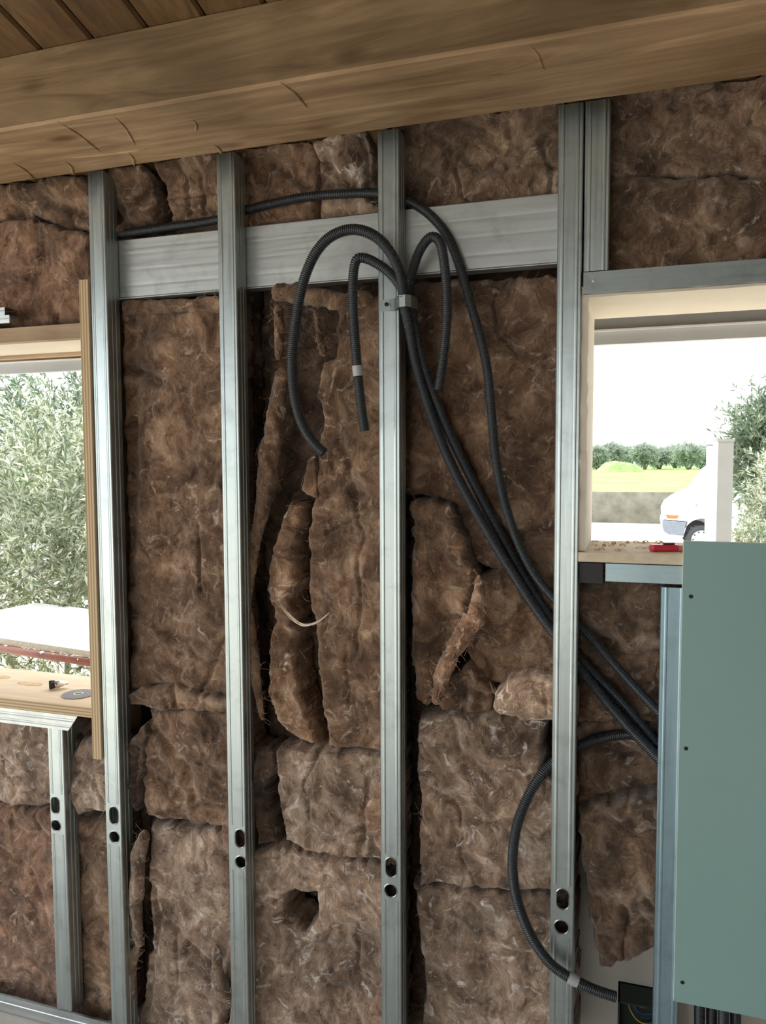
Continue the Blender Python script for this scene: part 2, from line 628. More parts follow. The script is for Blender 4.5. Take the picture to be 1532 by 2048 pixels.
# right jamb of the left window: plywood board standing proud of the wall
MB().box(-1.377, -1.349, -0.006, 0.245, 0.80, 2.075).build('jamb_board', 'ply_x', w1)
sl_ = MB().box(-2.62, -1.378, -0.004, 0.25, 0.912, 0.940).build('sill_board', 'ply_z', w1)
# oval repair patches let into the plywood
for px, py, r in ((60, 1367, .030), (-2, 1353, .028)):
    cpt = PZ(px, py, 0.9405)
    b = MB()
    a = np.linspace(0, 2 * math.pi, 24, endpoint=False)
    pts = [(cpt[0] + 1.5 * r * math.cos(t), cpt[1] + .55 * r * math.sin(t)) for t in a]
    b.prism(pts, 'z', 0.9395, 0.9409)
    b.build('repair_patch', 'shaving', sl_)
MB().box(-2.62, -1.378, 0.0, 0.03, 1.928, 1.966).build('head_batten', 'lintel', w1)
MB().box(-2.62, -1.378, 0.0302, 0.25, 1.935, 1.960).build('head_board', 'cream', w1)
MB().box(-2.62, -1.378, 0.2502, 0.27, 1.925, 1.96).build('head_edge', 'lintel', w1)
MB().box(-2.62, -2.595, 0.0, 0.25, 0.9405, 1.9345).build('jamb_board', 'cream', w1)

w2 = struct(empty('window_2', (0.5, 0.12, 1.41)))


def rough_board(name, x0, x1, y0, y1, z0, z1, mat, par, seed, jit=.003, seg=26):
    """a board with a sawn, slightly uneven front edge (along x or z)"""
    b = MB()
    along_z = (z1 - z0) > (x1 - x0)
    L0, L1 = (z0, z1) if along_z else (x0, x1)
    ts = np.linspace(L0, L1, seg)
    vs = []
    for i, t in enumerate(ts):
        j1 = jit * vnoise(t * 40, 1.5, seed)
        j2 = jit * vnoise(t * 55, 7.5, seed)
        if along_z:
            ring = [(x0, y0 + j1, t), (x1 + j2 * .6, y0 + j1, t), (x1, y1, t), (x0, y1, t)]
        else:
            ring = [(t, y0 + j1, z0 + j2 * .6), (t, y0 + j1, z1), (t, y1, z1), (t, y1, z0)]
        vs += ring
    fs = []
    for i in range(seg - 1):
        for j in range(4):
            k = (j + 1) % 4
            fs.append((i * 4 + j, i * 4 + k, i * 4 + 4 + k, i * 4 + 4 + j))
    fs += [(3, 2, 1, 0), tuple(range(seg * 4 - 4, seg * 4))]
    return b.add(vs, fs).build(name, mat, par)


rough_board('jamb_board', -0.118, -0.092, 0.004, 0.27, 1.405, 1.945, 'cream', w2, 3)
rough_board('head_board', -0.118, 1.10, 0.004, 0.27, 1.945, 1.968, 'cream', w2, 5)
MB().box(1.075, 1.10, 0.004, 0.27, 1.405, 1.945).build('jamb_board', 'cream', w2)
MB().box(-0.106, 1.10, -0.008, 0.26, 1.384, 1.404).build('sill_board', 'osb', w2)

# dark membrane strip behind the jamb of the right window, next to the stud
# ------------------------------------------------------------------ metal profiles


def profile_run(b, prof, ts, axis, skip=()):
    """sweep an open polyline profile along an axis; skip = profile segments left out"""
    n = len(prof)
    vs = []
    for t in ts:
        for p in prof:
            vs.append((p[0], p[1], t) if axis == 'z' else (t, p[0], p[1]))
    fs = []
    for i in range(len(ts) - 1):
        for j in range(n - 1):
            if j in skip:
                continue
            fs.append((i * n + j, i * n + j + 1, (i + 1) * n + j + 1, (i + 1) * n + j))
    b.add(vs, fs)


def web_hole(b, x0, x1, z0, z1, cx, cz, rx, rz, y):
    """flat plate x0..x1, z0..z1 with a rounded hole and a turned-in rim"""
    corners = [math.atan2(z - cz, x - cx) for x in (x0, x1) for z in (z0, z1)]
    angs = sorted(list(np.linspace(-math.pi, math.pi, 36, endpoint=False)) + corners)
    out, hole, rim = [], [], []
    for a in angs:
        ca, sa = math.cos(a), math.sin(a)
        t = min([((x1 if ca > 0 else x0) - cx) / ca if abs(ca) > 1e-9 else 1e9,
                 ((z1 if sa > 0 else z0) - cz) / sa if abs(sa) > 1e-9 else 1e9])
        out.append((cx + t * ca, y, cz + t * sa))
        # stadium outline
        r = min(rx, rz)
        ex, ez = rx - r, rz - r
        d = 0.0
        lo_, hi_ = 0.0, 0.2
        for _ in range(24):
            d = (lo_ + hi_) / 2
            qx, qz = abs(d * ca) - ex, abs(d * sa) - ez
            s = math.hypot(max(qx, 0), max(qz, 0)) + min(max(qx, qz), 0) - r
            if s < 0:
                lo_ = d
            else:
                hi_ = d
        hole.append((cx + d * ca, y, cz + d * sa))
        rim.append((cx + (d + .0014) * ca, y - .0012, cz + (d + .0014) * sa))
    n = len(angs)
    inner = [(h[0], y + .004, h[2]) for h in hole]
    outer = [(cx + (p[0] - cx) * 1.0, y, p[2]) for p in out]
    wide = [(cx + (h[0] - cx) * (1 + .0032 / (math.hypot(h[0] - cx, h[2] - cz))), y, cz + (h[2] - cz) * (1 + .0032 / (math.hypot(h[0] - cx, h[2] - cz)))) for h in hole]
    vs = outer + wide + rim + hole + inner
    fs = []
    for r_ in range(4):
        for i in range(n):
            k = (i + 1) % n
            fs.append((r_ * n + i, r_ * n + k, (r_ + 1) * n + k, (r_ + 1) * n + i))
    b.add(vs, fs)


def stud(x0, x1, z0, z1, label, holes=(), depth=0.05, y=0.0, mat='galv', cat='stud', group='upright steel studs', z_xy=None):
    w = x1 - x0
    g = 0.0013
    left = [(x0 + .008, y + depth), (x0, y + depth), (x0, y + depth * .72), (x0 + g, y + depth * .68), (x0 + g, y + depth * .62), (x0, y + depth * .58),
            (x0, y + depth * .42), (x0 + g, y + depth * .38), (x0 + g, y + depth * .32), (x0, y + depth * .28), (x0, y + .002)]
    web = [(x0 + .002, y)]
    for c_ in (0.20, 0.80):
        cx = x0 + w * c_
        web += [(cx - .0036, y), (cx - .0014, y - .0010), (cx + .0014, y - .0010), (cx + .0036, y)]
    web += [(x1 - .002, y)]
    right = [(x0 + x1 - p[0], p[1]) for p in reversed(left)]
    prof = left + web + right
    k0 = len(left)
    web_segs = tuple(range(k0, k0 + len(web) - 1))
    b = MB()
    zs = [z0]
    hz0 = hz1 = None
    if holes:
        hz0 = min(h[1] - h[3] for h in holes) - .010
        hz1 = max(h[1] + h[3] for h in holes) + .010
        zs = [z0, hz0]
        profile_run(b, prof, [z0, hz0], 'z')
        profile_run(b, prof, [hz0, hz1], 'z', web_segs)
        profile_run(b, prof, [hz1, z1], 'z')
        hs = sorted(holes, key=lambda h: h[1])
        mids = [hz0] + [(hs[i][1] + hs[i][3] + hs[i + 1][1] - hs[i + 1][3]) / 2 for i in range(len(hs) - 1)] + [hz1]
        for i, h in enumerate(hs):
            web_hole(b, x0 + .002, x1 - .002, mids[i], mids[i + 1], h[0], h[1], h[2], h[3], y)
    else:
        profile_run(b, prof, [z0, z1], 'z')
    o = b.build('metal_stud', mat)
    tag(o, label, cat, group)
    return o


def pair(xa, za, xb, zb):
    return ((xa, za, .0130, .0230), (xb, zb, .0148, .0148))


ZT = 2.345
sA = stud(-1.346, -1.296, .004, ZT, 'full-height steel stud beside the plywood jamb of the left window', pair(-1.319, .647, -1.319, .587))
sB = stud(-0.971, -0.921, .004, ZT, 'full-height steel stud second of the tall studs from the left window', pair(-.937, .640, -.936, .578))
sC = stud(-0.559, -0.508, .004, ZT, 'full-height steel stud with the conduit clamp screwed on its face', pair(-.533, .630, -.534, .572))
sD = stud(-0.158, -0.107, .004, ZT, 'full-height steel stud touching the left jamb of the right window', pair(-.131, .622, -.133, .557))
sE = stud(-1.531, -1.479, .052, 0.888, 'short steel stud under the left window sill', pair(-1.512, .649, -1.512, .591))
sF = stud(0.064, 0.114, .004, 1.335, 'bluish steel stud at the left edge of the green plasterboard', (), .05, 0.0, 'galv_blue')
sG = stud(-0.103, -0.053, 1.998, ZT, 'short steel stud above the right window, against the tall stud', ())

# floor track, sill track, header track
b = MB()
prof = [(0.049, .006), (-0.003, .006)]
prof = [(0.050, .010), (0.050, .004), (-0.003, .004), (-0.003, .030), (-.0018, .032), (-.003, .034), (-0.003, .052)]
profile_run(b, prof, [XL + .02, -1.347], 'x')
tag(b.build('floor_track', 'galv_h'), 'low steel floor track along the bottom of the wall under the left window', 'rail')

b = MB()
z0, z1 = 0.868, 0.911
ys = -0.004
prof = [(0.046, z1), (ys + .0, z1), (ys, z1 - .010), (ys + .002, z1 - .012), (ys + .002, z1 - .016), (ys, z1 - .018), (ys, z1 - .028),
        (ys + .002, z1 - .030), (ys + .002, z1 - .033), (ys, z1 - .035), (ys, z0)]
n = len(prof)
vs = []
for xx in (-2.62, None):
    for p in prof:
        vs.append((xx if xx is not None else -1.425 - (z1 - p[1]) * .75 - (p[0] - ys) * .2, p[0], p[1]))
b.add(vs, [(j, j + 1, n + j + 1, n + j) for j in range(n - 1)])
tag(b.build('sill_track', 'galv_h'), 'ribbed steel track with a mitred end under the left plywood sill', 'rail')

b = MB()
prof = [(0.05, 1.996), (-.001, 1.996), (-.001, 1.952), (0.003, 1.950), (0.05, 1.950)]
profile_run(b, prof, [-0.103, 1.12], 'x')
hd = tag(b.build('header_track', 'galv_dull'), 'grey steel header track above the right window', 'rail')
sp = P(1187, 561, -.002)


def screw_head(parent, p, r=.0035, mat='screw_z', proud=.0014):
    b = MB()
    a = np.linspace(0, 2 * math.pi, 12, endpoint=False)
    ring = [[(p[0] + rr * math.cos(t), p[1] - yy, p[2] + rr * math.sin(t)) for t in a] for rr, yy in ((r, 0), (r * .9, proud * .8), (r * .45, proud), (r * .4, proud * .4))]
    vs = sum(ring, [])
    fs = [(q * 12 + i, q * 12 + (i + 1) % 12, q * 12 + 12 + (i + 1) % 12, q * 12 + 12 + i) for q in range(3) for i in range(12)]
    fs.append(tuple(range(36, 48)))
    b.add(vs, fs)
    return b.build('screw', mat, parent)


screw_head(hd, (sp[0], -.001, sp[2]))

# head track pieces over the left window (only their right ends show)
for k, (xe, za, zb, yy, lab) in enumerate(((P(21, 640, 0)[0], P(10, 647, 0)[2], P(10, 631, 0)[2], -.004, 'lower white-lit steel track end lying on the left window lintel'),
                                           (P(7, 622, 0)[0], P(4, 630, 0)[2], P(4, 614, 0)[2], .004, 'upper steel track end stacked above the left window lintel'))):
    b = MB()
    prof = [(yy + .05, zb), (yy, zb), (yy, zb - .007), (yy + .002, zb - .009), (yy, zb - .011), (yy, za)]
    profile_run(b, prof, [-2.6, xe], 'x')
    tag(b.build('head_track', 'galv_h'), lab, 'rail')

# wide horizontal rail behind the studs
b = MB()
prof = [(0.085, 2.184), (0.0535, 2.184), (0.0525, 2.182)]
for zc in (2.145, 2.105, 2.065):
    prof += [(0.0525, zc + .006), (0.05265, zc), (0.0525, zc - .006)]
prof += [(0.0525, 2.036), (0.049, 2.033), (0.049, 2.031), (0.085, 2.031)]
profile_run(b, prof, list(np.linspace(-1.345, -.108, 14)), 'x')
tag(b.build('cross_rail', 'galv_h'), 'wide flat steel rail crossing behind the studs below the beam', 'rail')

# track under the right window sill
b = MB()
z0, z1 = 1.343, 1.381
xs0 = P(1211, 1145, 0)[0]
prof = [(0.05, z1), (-.002, z1), (-.002, z0), (0.003, z0 - .001)]
profile_run(b, prof, [xs0, 1.05], 'x')
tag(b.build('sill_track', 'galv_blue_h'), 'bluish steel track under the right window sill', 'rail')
b = MB().box(-.105, xs0 - .006, .012, .055, 1.335, 1.379)  # added black block, stands in for the dark gap beside the stud
tag(b.build('dark_gap_block', 'black'), 'added black block for the dark gap under the right sill by the stud', 'block')

# ------------------------------------------------------------------ mineral wool


def poly_sdf(X, Z, poly):
    """signed distance, positive inside"""
    n = len(poly)
    d2 = np.full(X.shape, 1e9)
    cxn = np.zeros(X.shape)
    czn = np.zeros(X.shape)
    inside = np.zeros(X.shape, bool)
    for i in range(n):
        ax, az = poly[i]
        bx, bz = poly[(i + 1) % n]
        ex, ez = bx - ax, bz - az
        t = np.clip(((X - ax) * ex + (Z - az) * ez) / (ex * ex + ez * ez + 1e-12), 0, 1)
        qx, qz = ax + t * ex, az + t * ez
        dd = (X - qx) ** 2 + (Z - qz) ** 2
        m = dd < d2
        d2 = np.where(m, dd, d2)
        cxn = np.where(m, qx, cxn)
        czn = np.where(m, qz, czn)
        cond = (az > Z) != (bz > Z)
        with np.errstate(divide='ignore', invalid='ignore'):
            xi = ax + (Z - az) * ex / (ez if abs(ez) > 1e-12 else 1e-12)
        inside ^= cond & (X < xi)
    return np.where(inside, 1, -1) * np.sqrt(d2), cxn, czn


def line_dist(X, Z, pts):
    d = np.full(X.shape, 1e9)
    tt = np.zeros(X.shape)
    for i in range(len(pts) - 1):
        (ax, az), (bx, bz) = pts[i], pts[i + 1]
        ex, ez = bx - ax, bz - az
        t = np.clip(((X - ax) * ex + (Z - az) * ez) / (ex * ex + ez * ez + 1e-12), 0, 1)
        q = np.hypot(X - ax - t * ex, Z - az - t * ez)
        m = q < d
        d = np.where(m, q, d)
        tt = np.where(m, (i + t) / (len(pts) - 1), tt)
    return d, tt


def w2d(pts, Y):
    return [(lambda q: (q[0], q[2]))(P(x, y, Y)) for x, y in pts]


SEED = [0]


def fibre_strands(V, parent, color, dens, seed, boost=1.0):
    """loose fibres lying on and lifting off the wool: thin curved ribbons"""
    rs = np.random.RandomState(seed)
    n = int(dens)
    if n < 1 or len(V) < 10:
        return
    idx = rs.randint(0, len(V), n)
    vs, fs = [], []
    for q in idx:
        p = V[q]
        a = rs.rand() * 2 * math.pi
        L = 0.008 + 0.026 * rs.rand() ** 2
        cu = rs.uniform(-.8, .8)
        wd = rs.uniform(.00014, .00030) * boost
        lift = rs.uniform(.001, .006)
        k0 = len(vs)
        m = 5
        for i in range(m):
            t = i / (m - 1)
            aa = a + cu * t
            q3 = (p[0] + L * t * math.cos(aa), p[1] - .0012 - lift * math.sin(math.pi * t), p[2] + L * t * math.sin(aa))
            nx, nz = -math.sin(aa) * wd, math.cos(aa) * wd
            vs.append((q3[0] - nx, q3[1], q3[2] - nz))
            vs.append((q3[0] + nx, q3[1], q3[2] + nz))
        for i in range(m - 1):
            fs.append((k0 + 2 * i, k0 + 2 * i + 1, k0 + 2 * i + 3, k0 + 2 * i + 2))
    o = mesh_obj('loose_fibres', np.array(vs), fs, 'fibre', parent, False, color)
    o['kind'] = 'stuff'


ft = NT('wool_fibre')
foi = ft.n('ObjectInfo')
ft.base(ft.mix(1.0, (0.42, 0.31, 0.225), foi.outputs['Color'], 'MULTIPLY'))
ft.set(0.7, 0, 0.3)
M['fibre'] = ft.m
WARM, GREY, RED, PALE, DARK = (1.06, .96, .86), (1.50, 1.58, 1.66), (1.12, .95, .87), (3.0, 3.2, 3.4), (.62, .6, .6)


def batt(label, poly, Yf=0.06, Yb=0.105, amp=0.010, rnd_=0.022, tint=WARM, feats=(), holes=(), name='insulation_batt',
         parent=None, res=0.0042, fib=1200, group='brown mineral wool batts', drop=0.6, rag=0.005, world=None):
    SEED[0] += 1
    s = SEED[0]
    pl = world if world else w2d(poly, Yf)
    pl = [(p[0], min(p[1], roof_z(Yf) + .03)) for p in pl]
    rnd_ *= .7
    drop = drop * (Yb - Yf) / (Yb + .055 - Yf)
    Yb = Yb + (.055 if not world else 0)
    xs_ = [p[0] for p in pl]
    zs_ = [p[1] for p in pl]
    gx = np.arange(min(xs_) - 2 * res, max(xs_) + 3 * res, res)
    gz = np.arange(min(zs_) - 2 * res, max(zs_) + 3 * res, res)
    X, Z = np.meshgrid(gx, gz, indexing='ij')
    # ragged outline
    jx = rag * fbm(X * 38, Z * 38, 3, s)
    jz = rag * fbm(X * 38, Z * 38, 3, s + 40)
    d, qx, qz = poly_sdf(X + jx, Z + jz, pl)
    ins = d > 0
    for h in holes:
        hp = w2d(h, Yf)
        hd_, _, _ = poly_sdf(X + jx, Z + jz, hp)
        d = np.where(ins, np.minimum(d, -hd_ * 1.0), d)
        ins &= hd_ < 0
    # height
    wx = X + .03 * fbm(X * 9, Z * 9, 2, s + 5)
    wz = Z + .03 * fbm(X * 9, Z * 9, 2, s + 9)
    h = amp * (0.95 * fbm(wx * 9, wz * 8, 3, s + 1) + 0.38 * fbm(wx * 26, wz * 22, 3, s + 2) - 0.75 * np.clip(ridged(wx * 13, wz * 10, 3, s + 3) - .45, 0, 1)
               + 0.20 * fbm(wx * 70, wz * 60, 2, s + 6))
    vl = vnoise(wx * 6.5, wz * 5.5, s + 11)
    msk = np.clip(vnoise(X * 4, Z * 4, s + 12) * 2.2 + .35, 0, 1)
    h = 1.0 * h - amp * 1.15 * np.exp(-(vl / .055) ** 2) * msk
    tf = vnoise(wx * 34, wz * 14, s + 13)
    h = h + amp * .25 * np.clip(tf, 0, 1) ** 1.5
    e = np.clip(d / rnd_, 0, 1)
    edge = 1 - np.sqrt(np.clip(1 - (1 - e) ** 2, 0, 1))
    Y = Yf - h + (Yb - Yf) * drop * edge
    for ft_ in feats:
        kind, pts, wpx, dep = ft_
        pw_ = w2d(pts, Yf)
        wd = wpx * 0.00115
        if len(pw_) == 1:
            dist = np.hypot(X - pw_[0][0], Z - pw_[0][1]) + .004 * fbm(X * 30, Z * 30, 2, s)
        else:
            dist, _ = line_dist(X + .5 * jx, Z + .5 * jz, pw_)
        fall = np.exp(-(dist / wd) ** 2)
        Y = Y + (dep if kind == 'dent' else -dep) * fall
    Y = np.minimum(Y, Yb - .002)
    use = ins.copy()
    # boundary cells: vertices just outside are pulled on to the outline
    near = np.zeros_like(ins)
    near[1:] |= ins[:-1]
    near[:-1] |= ins[1:]
    near[:, 1:] |= ins[:, :-1]
    near[:, :-1] |= ins[:, 1:]
    near &= ~ins
    ids = -np.ones(X.shape, int)
    sel = ins | near
    ids[sel] = np.arange(sel.sum())
    Ye = np.where(near, Yf + (Yb - Yf) * (drop + .12), Y)
    V = np.stack([X[sel], Ye[sel], Z[sel]], 1)
    a, b_, c_, d_ = ids[:-1, :-1], ids[1:, :-1], ids[1:, 1:], ids[:-1, 1:]
    ok = (a >= 0) & (b_ >= 0) & (c_ >= 0) & (d_ >= 0)
    F = np.stack([a[ok], b_[ok], c_[ok], d_[ok]], 1)
    if len(F) == 0:
        return None
    # skirt to the back
    ed = {}
    for q in F.tolist():
        for i in range(4):
            k = (q[i], q[(i + 1) % 4])
            kk = (k[1], k[0])
            if kk in ed:
                del ed[kk]
            else:
                ed[k] = 1
    nb = len(V)
    bv = sorted({k[0] for k in ed} | {k[1] for k in ed})
    mp = {v_: nb + i for i, v_ in enumerate(bv)}
    Vb = V[bv].copy()
    Vb[:, 1] = Yb
    F = F.tolist() + [(k[1], k[0], mp[k[0]], mp[k[1]]) for k in ed]
    VV = np.concatenate([V, Vb])
    VV[:, 2] = np.minimum(VV[:, 2], roof_z(VV[:, 1]) - .004)
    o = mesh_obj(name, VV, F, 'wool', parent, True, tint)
    if parent is None:
        tag(o, label, 'insulation', group)
    front = np.stack([X[ins], Y[ins], Z[ins]], 1)
    front = front[front[:, 2] < roof_z(front[:, 1]) - .03]
    area = ins.sum() * res * res
    fibre_strands(front, o, tint, fib * area, s)
    return o


def roll(name, pts, wid, Yc, parent, tint=WARM, depth=1.0, seed=1, label=None, group='brown mineral wool batts', lump=.25):
    """a torn or rolled-over edge of wool: an uneven thick strip along a line"""
    pts3 = np.array([P(x, y, Yc) for x, y in pts])
    n = 14 * len(pts)
    tt = np.linspace(0, len(pts) - 1, n)
    C = np.stack([np.interp(tt, range(len(pts)), pts3[:, k]) for k in range(3)], 1)
    for _ in range(10):
        C[1:-1] = (C[:-2] + 2 * C[1:-1] + C[2:]) / 4
    W = np.interp(tt, range(len(pts)), wid) * .00115 / 2
    tg = np.gradient(C, axis=0)
    tg /= np.linalg.norm(tg, axis=1)[:, None]
    u = np.stack([tg[:, 2], np.zeros(n), -tg[:, 0]], 1)
    u /= np.linalg.norm(u, axis=1)[:, None]
    w = np.array([0, -1.0, 0])
    S = 22
    a = np.linspace(0, 2 * math.pi, S, endpoint=False)
    vs = []
    for i in range(n):
        arc = i * .09
        for t in a:
            r = 1 + lump * fbm(arc * 1.1 + math.cos(t) * .8, math.sin(t) * .9 + arc * .3, 3, seed) + .10 * fbm(arc * 5, t * 4, 2, seed + 3)
            taper = min(1, (i + .6) / 4, (n - i - .4) / 4) ** .5
            vs.append(C[i] + W[i] * taper * r * (math.cos(t) * u[i] + depth * math.sin(t) * w))
    fs = [(i * S + j, i * S + (j + 1) % S, (i + 1) * S + (j + 1) % S, (i + 1) * S + j) for i in range(n - 1) for j in range(S)]
    fs += [tuple(range(S - 1, -1, -1)), tuple(range((n - 1) * S, n * S))]
    o = mesh_obj(name, np.array(vs), fs, 'wool', parent, True, tint)
    if parent is None:
        tag(o, label, 'insulation', group)
    fibre_strands(np.array(vs), o, tint, 1.5 * n, seed + 900)
    return o


# back layer in each bay, tinted dark to paint the shade in the gaps
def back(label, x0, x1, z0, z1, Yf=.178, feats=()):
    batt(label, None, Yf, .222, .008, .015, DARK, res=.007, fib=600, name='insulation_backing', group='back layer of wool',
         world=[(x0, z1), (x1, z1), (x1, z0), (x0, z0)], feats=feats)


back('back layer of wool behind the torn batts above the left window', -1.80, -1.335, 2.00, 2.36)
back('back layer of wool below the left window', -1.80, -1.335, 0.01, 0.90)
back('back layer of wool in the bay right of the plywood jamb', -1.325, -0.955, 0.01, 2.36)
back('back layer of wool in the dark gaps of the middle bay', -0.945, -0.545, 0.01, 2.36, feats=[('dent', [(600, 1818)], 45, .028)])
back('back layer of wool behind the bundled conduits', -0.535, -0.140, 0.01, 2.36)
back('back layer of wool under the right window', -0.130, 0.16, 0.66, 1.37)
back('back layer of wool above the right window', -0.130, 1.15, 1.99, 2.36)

# --- left of the first tall stud
batt('torn dark wool batt under the beam above the left window', [(-70, 285), (60, 280), (182, 265), (185, 462), (120, 452), (60, 425), (0, 440), (-70, 455)], .068, .108, .013, tint=WARM,
     feats=[('dent', [(20, 430), (90, 400), (170, 425)], 12, .02), ('bump', [(120, 385)], 40, .012), ('bump', [(-40, 392), (170, 362)], 20, .028)])
batt('brown wool batt just above the lintel of the left window', [(-70, 445), (60, 432), (182, 470), (186, 648), (-70, 652)], .055, .108, .009, tint=RED)
batt('wool batt under the left sill with a tan smear', [(-70, 1418), (118, 1436), (120, 1616), (60, 1618), (-70, 1606)], .058, .108, .008, tint=GREY)
batt('reddish tall wool batt left of the short stud', [(-70, 1612), (122, 1622), (130, 2075), (-70, 2045)], .055, .108, .007, tint=RED,
     feats=[('dent', [(0, 1700), (60, 1740), (95, 1850)], 7, .007), ('bump', [(40, 1860)], 60, .008)])
batt('dark crumpled scrap of wool under the end of the mitred track', [(132, 1440), (215, 1452), (218, 1500), (138, 1500)], .082, .11, .012, tint=DARK,
     feats=[('bump', [(170, 1455), (185, 1470)], 9, .02)])
batt('plump greyish wool block between the short stud and the jamb', [(146, 1496), (170, 1474), (208, 1474), (228, 1490), (224, 1545), (215, 1590), (226, 1636), (180, 1630), (152, 1638), (138, 1600), (130, 1555), (128, 1520)],
     .030, .11, .010, .026, GREY, feats=[('dent', [(150, 1530), (200, 1510)], 6, .006), ('bump', [(165, 1575)], 30, .01)])
batt('narrow wool batt below the plump grey block', [(136, 1634), (232, 1638), (246, 2110), (140, 2095)], .058, .11, .008, tint=WARM,
     feats=[('dent', [(150, 1745), (215, 1700)], 6, .006), ('dent', [(160, 1860), (225, 1900)], 6, .006)])
# --- first bay
batt('torn wool lump under the beam right of the first tall stud', [(205, 265), (296, 250), (318, 395), (306, 440), (262, 452), (238, 478), (212, 485)], .062, .108, .014, tint=WARM,
     feats=[('dent', [(215, 400), (240, 440)], 14, .03), ('bump', [(275, 385)], 30, .014), ('bump', [(210, 355), (300, 342)], 18, .028), ('dent', [(250, 420), (265, 450)], 5, .01)])
batt('pleated wool lump above the rail left of the second tall stud', [(318, 250), (460, 235), (470, 445), (400, 458), (352, 458), (338, 415), (322, 360)], .080, .115, .012, tint=WARM,
     feats=[('bump', [(325, 338), (450, 320)], 20, .042), ('dent', [(372, 340), (385, 430)], 5, .01), ('dent', [(405, 330), (412, 430)], 5, .009), ('dent', [(340, 430), (440, 420)], 6, .012)])
m9 = batt('long brown wool batt filling the first bay below the rail', [(238, 622), (466, 616), (468, 900), (474, 1180), (486, 1408), (432, 1402), (380, 1388), (330, 1368), (252, 1385), (250, 1100), (240, 800)],
          .062, .108, .0075, tint=WARM, feats=[('dent', [(255, 735), (300, 752), (318, 762)], 12, .028), ('dent', [(397, 1050), (402, 1180)], 3.5, .010), ('dent', [(400, 1385), (430, 1320), (470, 1240)], 6, .010),
                                              ('bump', [(330, 1330)], 50, .010), ('dent', [(345, 915)], 14, .008), ('dent', [(300, 1250), (420, 1290)], 8, .006), ('dent', [(262, 620), (262, 1300)], 16, .02),
                                              ('bump', [(440, 960), (452, 1010)], 10, .010)])
batt('', [(238, 596), (462, 590), (462, 624), (330, 626), (240, 630)], .052, .100, .006, .012, WARM, name='folded_edge', parent=m9)
batt('rolled wool edge lying on the batt in the first bay', [(248, 1392), (275, 1374), (345, 1368), (400, 1390), (490, 1402), (490, 1432), (400, 1424), (330, 1426), (262, 1412)], .040, .105, .009, .016, WARM,
     feats=[('dent', [(342, 1375), (350, 1415)], 5, .012), ('dent', [(395, 1400), (380, 1425)], 4, .01)])
batt('creased wool batt at mid height of the first bay', [(292, 1418), (400, 1418), (490, 1424), (496, 1655), (380, 1648), (292, 1636), (280, 1560), (286, 1480)], .055, .108, .009, tint=WARM,
     feats=[('dent', [(290, 1430), (340, 1490), (372, 1530), (385, 1600)], 10, .016), ('bump', [(330, 1505), (470, 1530)], 14, .014), ('dent', [(300, 1545), (360, 1590)], 14, .014), ('bump', [(310, 1620)], 30, .01)])
batt('ragged scrap of wool against the right side of the first tall stud', [(248, 1492), (272, 1460), (292, 1448), (300, 1462), (290, 1500), (284, 1560), (270, 1630), (258, 1610), (250, 1545)], .042, .10, .010, .014, DARK, rag=.008,
     feats=[('dent', [(275, 1490), (270, 1600)], 4, .012)])
m13 = batt('lower wool batt of the first bay with rolled edges', [(298, 1648), (400, 1658), (492, 1672), (505, 2110), (262, 2110), (285, 1980), (300, 1880), (294, 1760)], .056, .108, .007, tint=GREY,
           feats=[('dent', [(305, 1770), (320, 1830), (390, 1900), (440, 1950)], 6, .014), ('dent', [(320, 1830), (300, 1950), (290, 2040)], 9, .018), ('dent', [(465, 1720), (470, 1850), (425, 1960)], 16, .016),
                  ('bump', [(390, 1740)], 60, .010), ('dent', [(352, 1870), (356, 1960)], 4, .008)])
roll('rolled_edge', [(290, 1662), (276, 1720), (272, 1800), (274, 1870), (284, 1892)], [26, 34, 32, 30, 18], .032, m13, GREY, 1.0, 3)
roll('rolled_edge', [(276, 1892), (258, 1930), (258, 1990), (252, 2080)], [18, 34, 30, 24], .035, m13, GREY, 1.0, 5)
roll('rolled_edge', [(432, 1890), (436, 1950), (446, 2000), (440, 2080)], [18, 26, 40, 30], .030, m13, GREY, 1.0, 8)
roll('rolled_edge', [(470, 1985), (468, 2020), (462, 2080)], [8, 16, 20], .014, m13, GREY, .7, 9)
batt('small flap of wool pressed against the left of the second tall stud', [(452, 1600), (478, 1590), (486, 1700), (488, 1830), (468, 1800), (462, 1730), (444, 1680), (440, 1650)], .034, .09, .006, .012, RED)
# --- middle bay
batt('dark wool batt above the rail right of the second tall stud', [(470, 235), (634, 210), (640, 350), (632, 440), (560, 448), (470, 480)], .086, .118, .011, tint=WARM,
     feats=[('bump', [(480, 314), (630, 292)], 20, .048), ('bump', [(570, 330)], 30, .014), ('dent', [(540, 320), (620, 375)], 10, .016)])
batt('pleated wool batt above the rail left of the clamp stud', [(634, 210), (748, 190), (745, 400), (768, 420), (760, 436), (640, 446), (630, 380)], .088, .118, .012, tint=GREY,
     feats=[('bump', [(640, 290), (745, 274)], 20, .050), ('dent', [(650, 320), (720, 385)], 9, .014), ('bump', [(700, 330)], 25, .016), ('dent', [(735, 290), (742, 400)], 6, .02)])
m16 = batt('wide torn wool batt in the right of the middle bay', [(672, 592), (788, 586), (790, 1512), (722, 1500), (656, 1500), (650, 1450), (634, 1350), (619, 1190), (610, 1080), (622, 1010), (630, 960), (628, 900), (640, 850), (628, 770), (640, 722), (668, 716)],
           .054, .108, .009, tint=WARM, feats=[('dent', [(655, 985), (690, 960), (720, 990)], 14, .016), ('dent', [(655, 1065), (700, 1040), (765, 1015)], 6, .012), ('bump', [(665, 1180)], 22, .010), ('bump', [(700, 790)], 26, .010),
                                              ('dent', [(680, 880), (700, 930)], 9, .012), ('dent', [(690, 1290), (700, 1400)], 5, .005)])
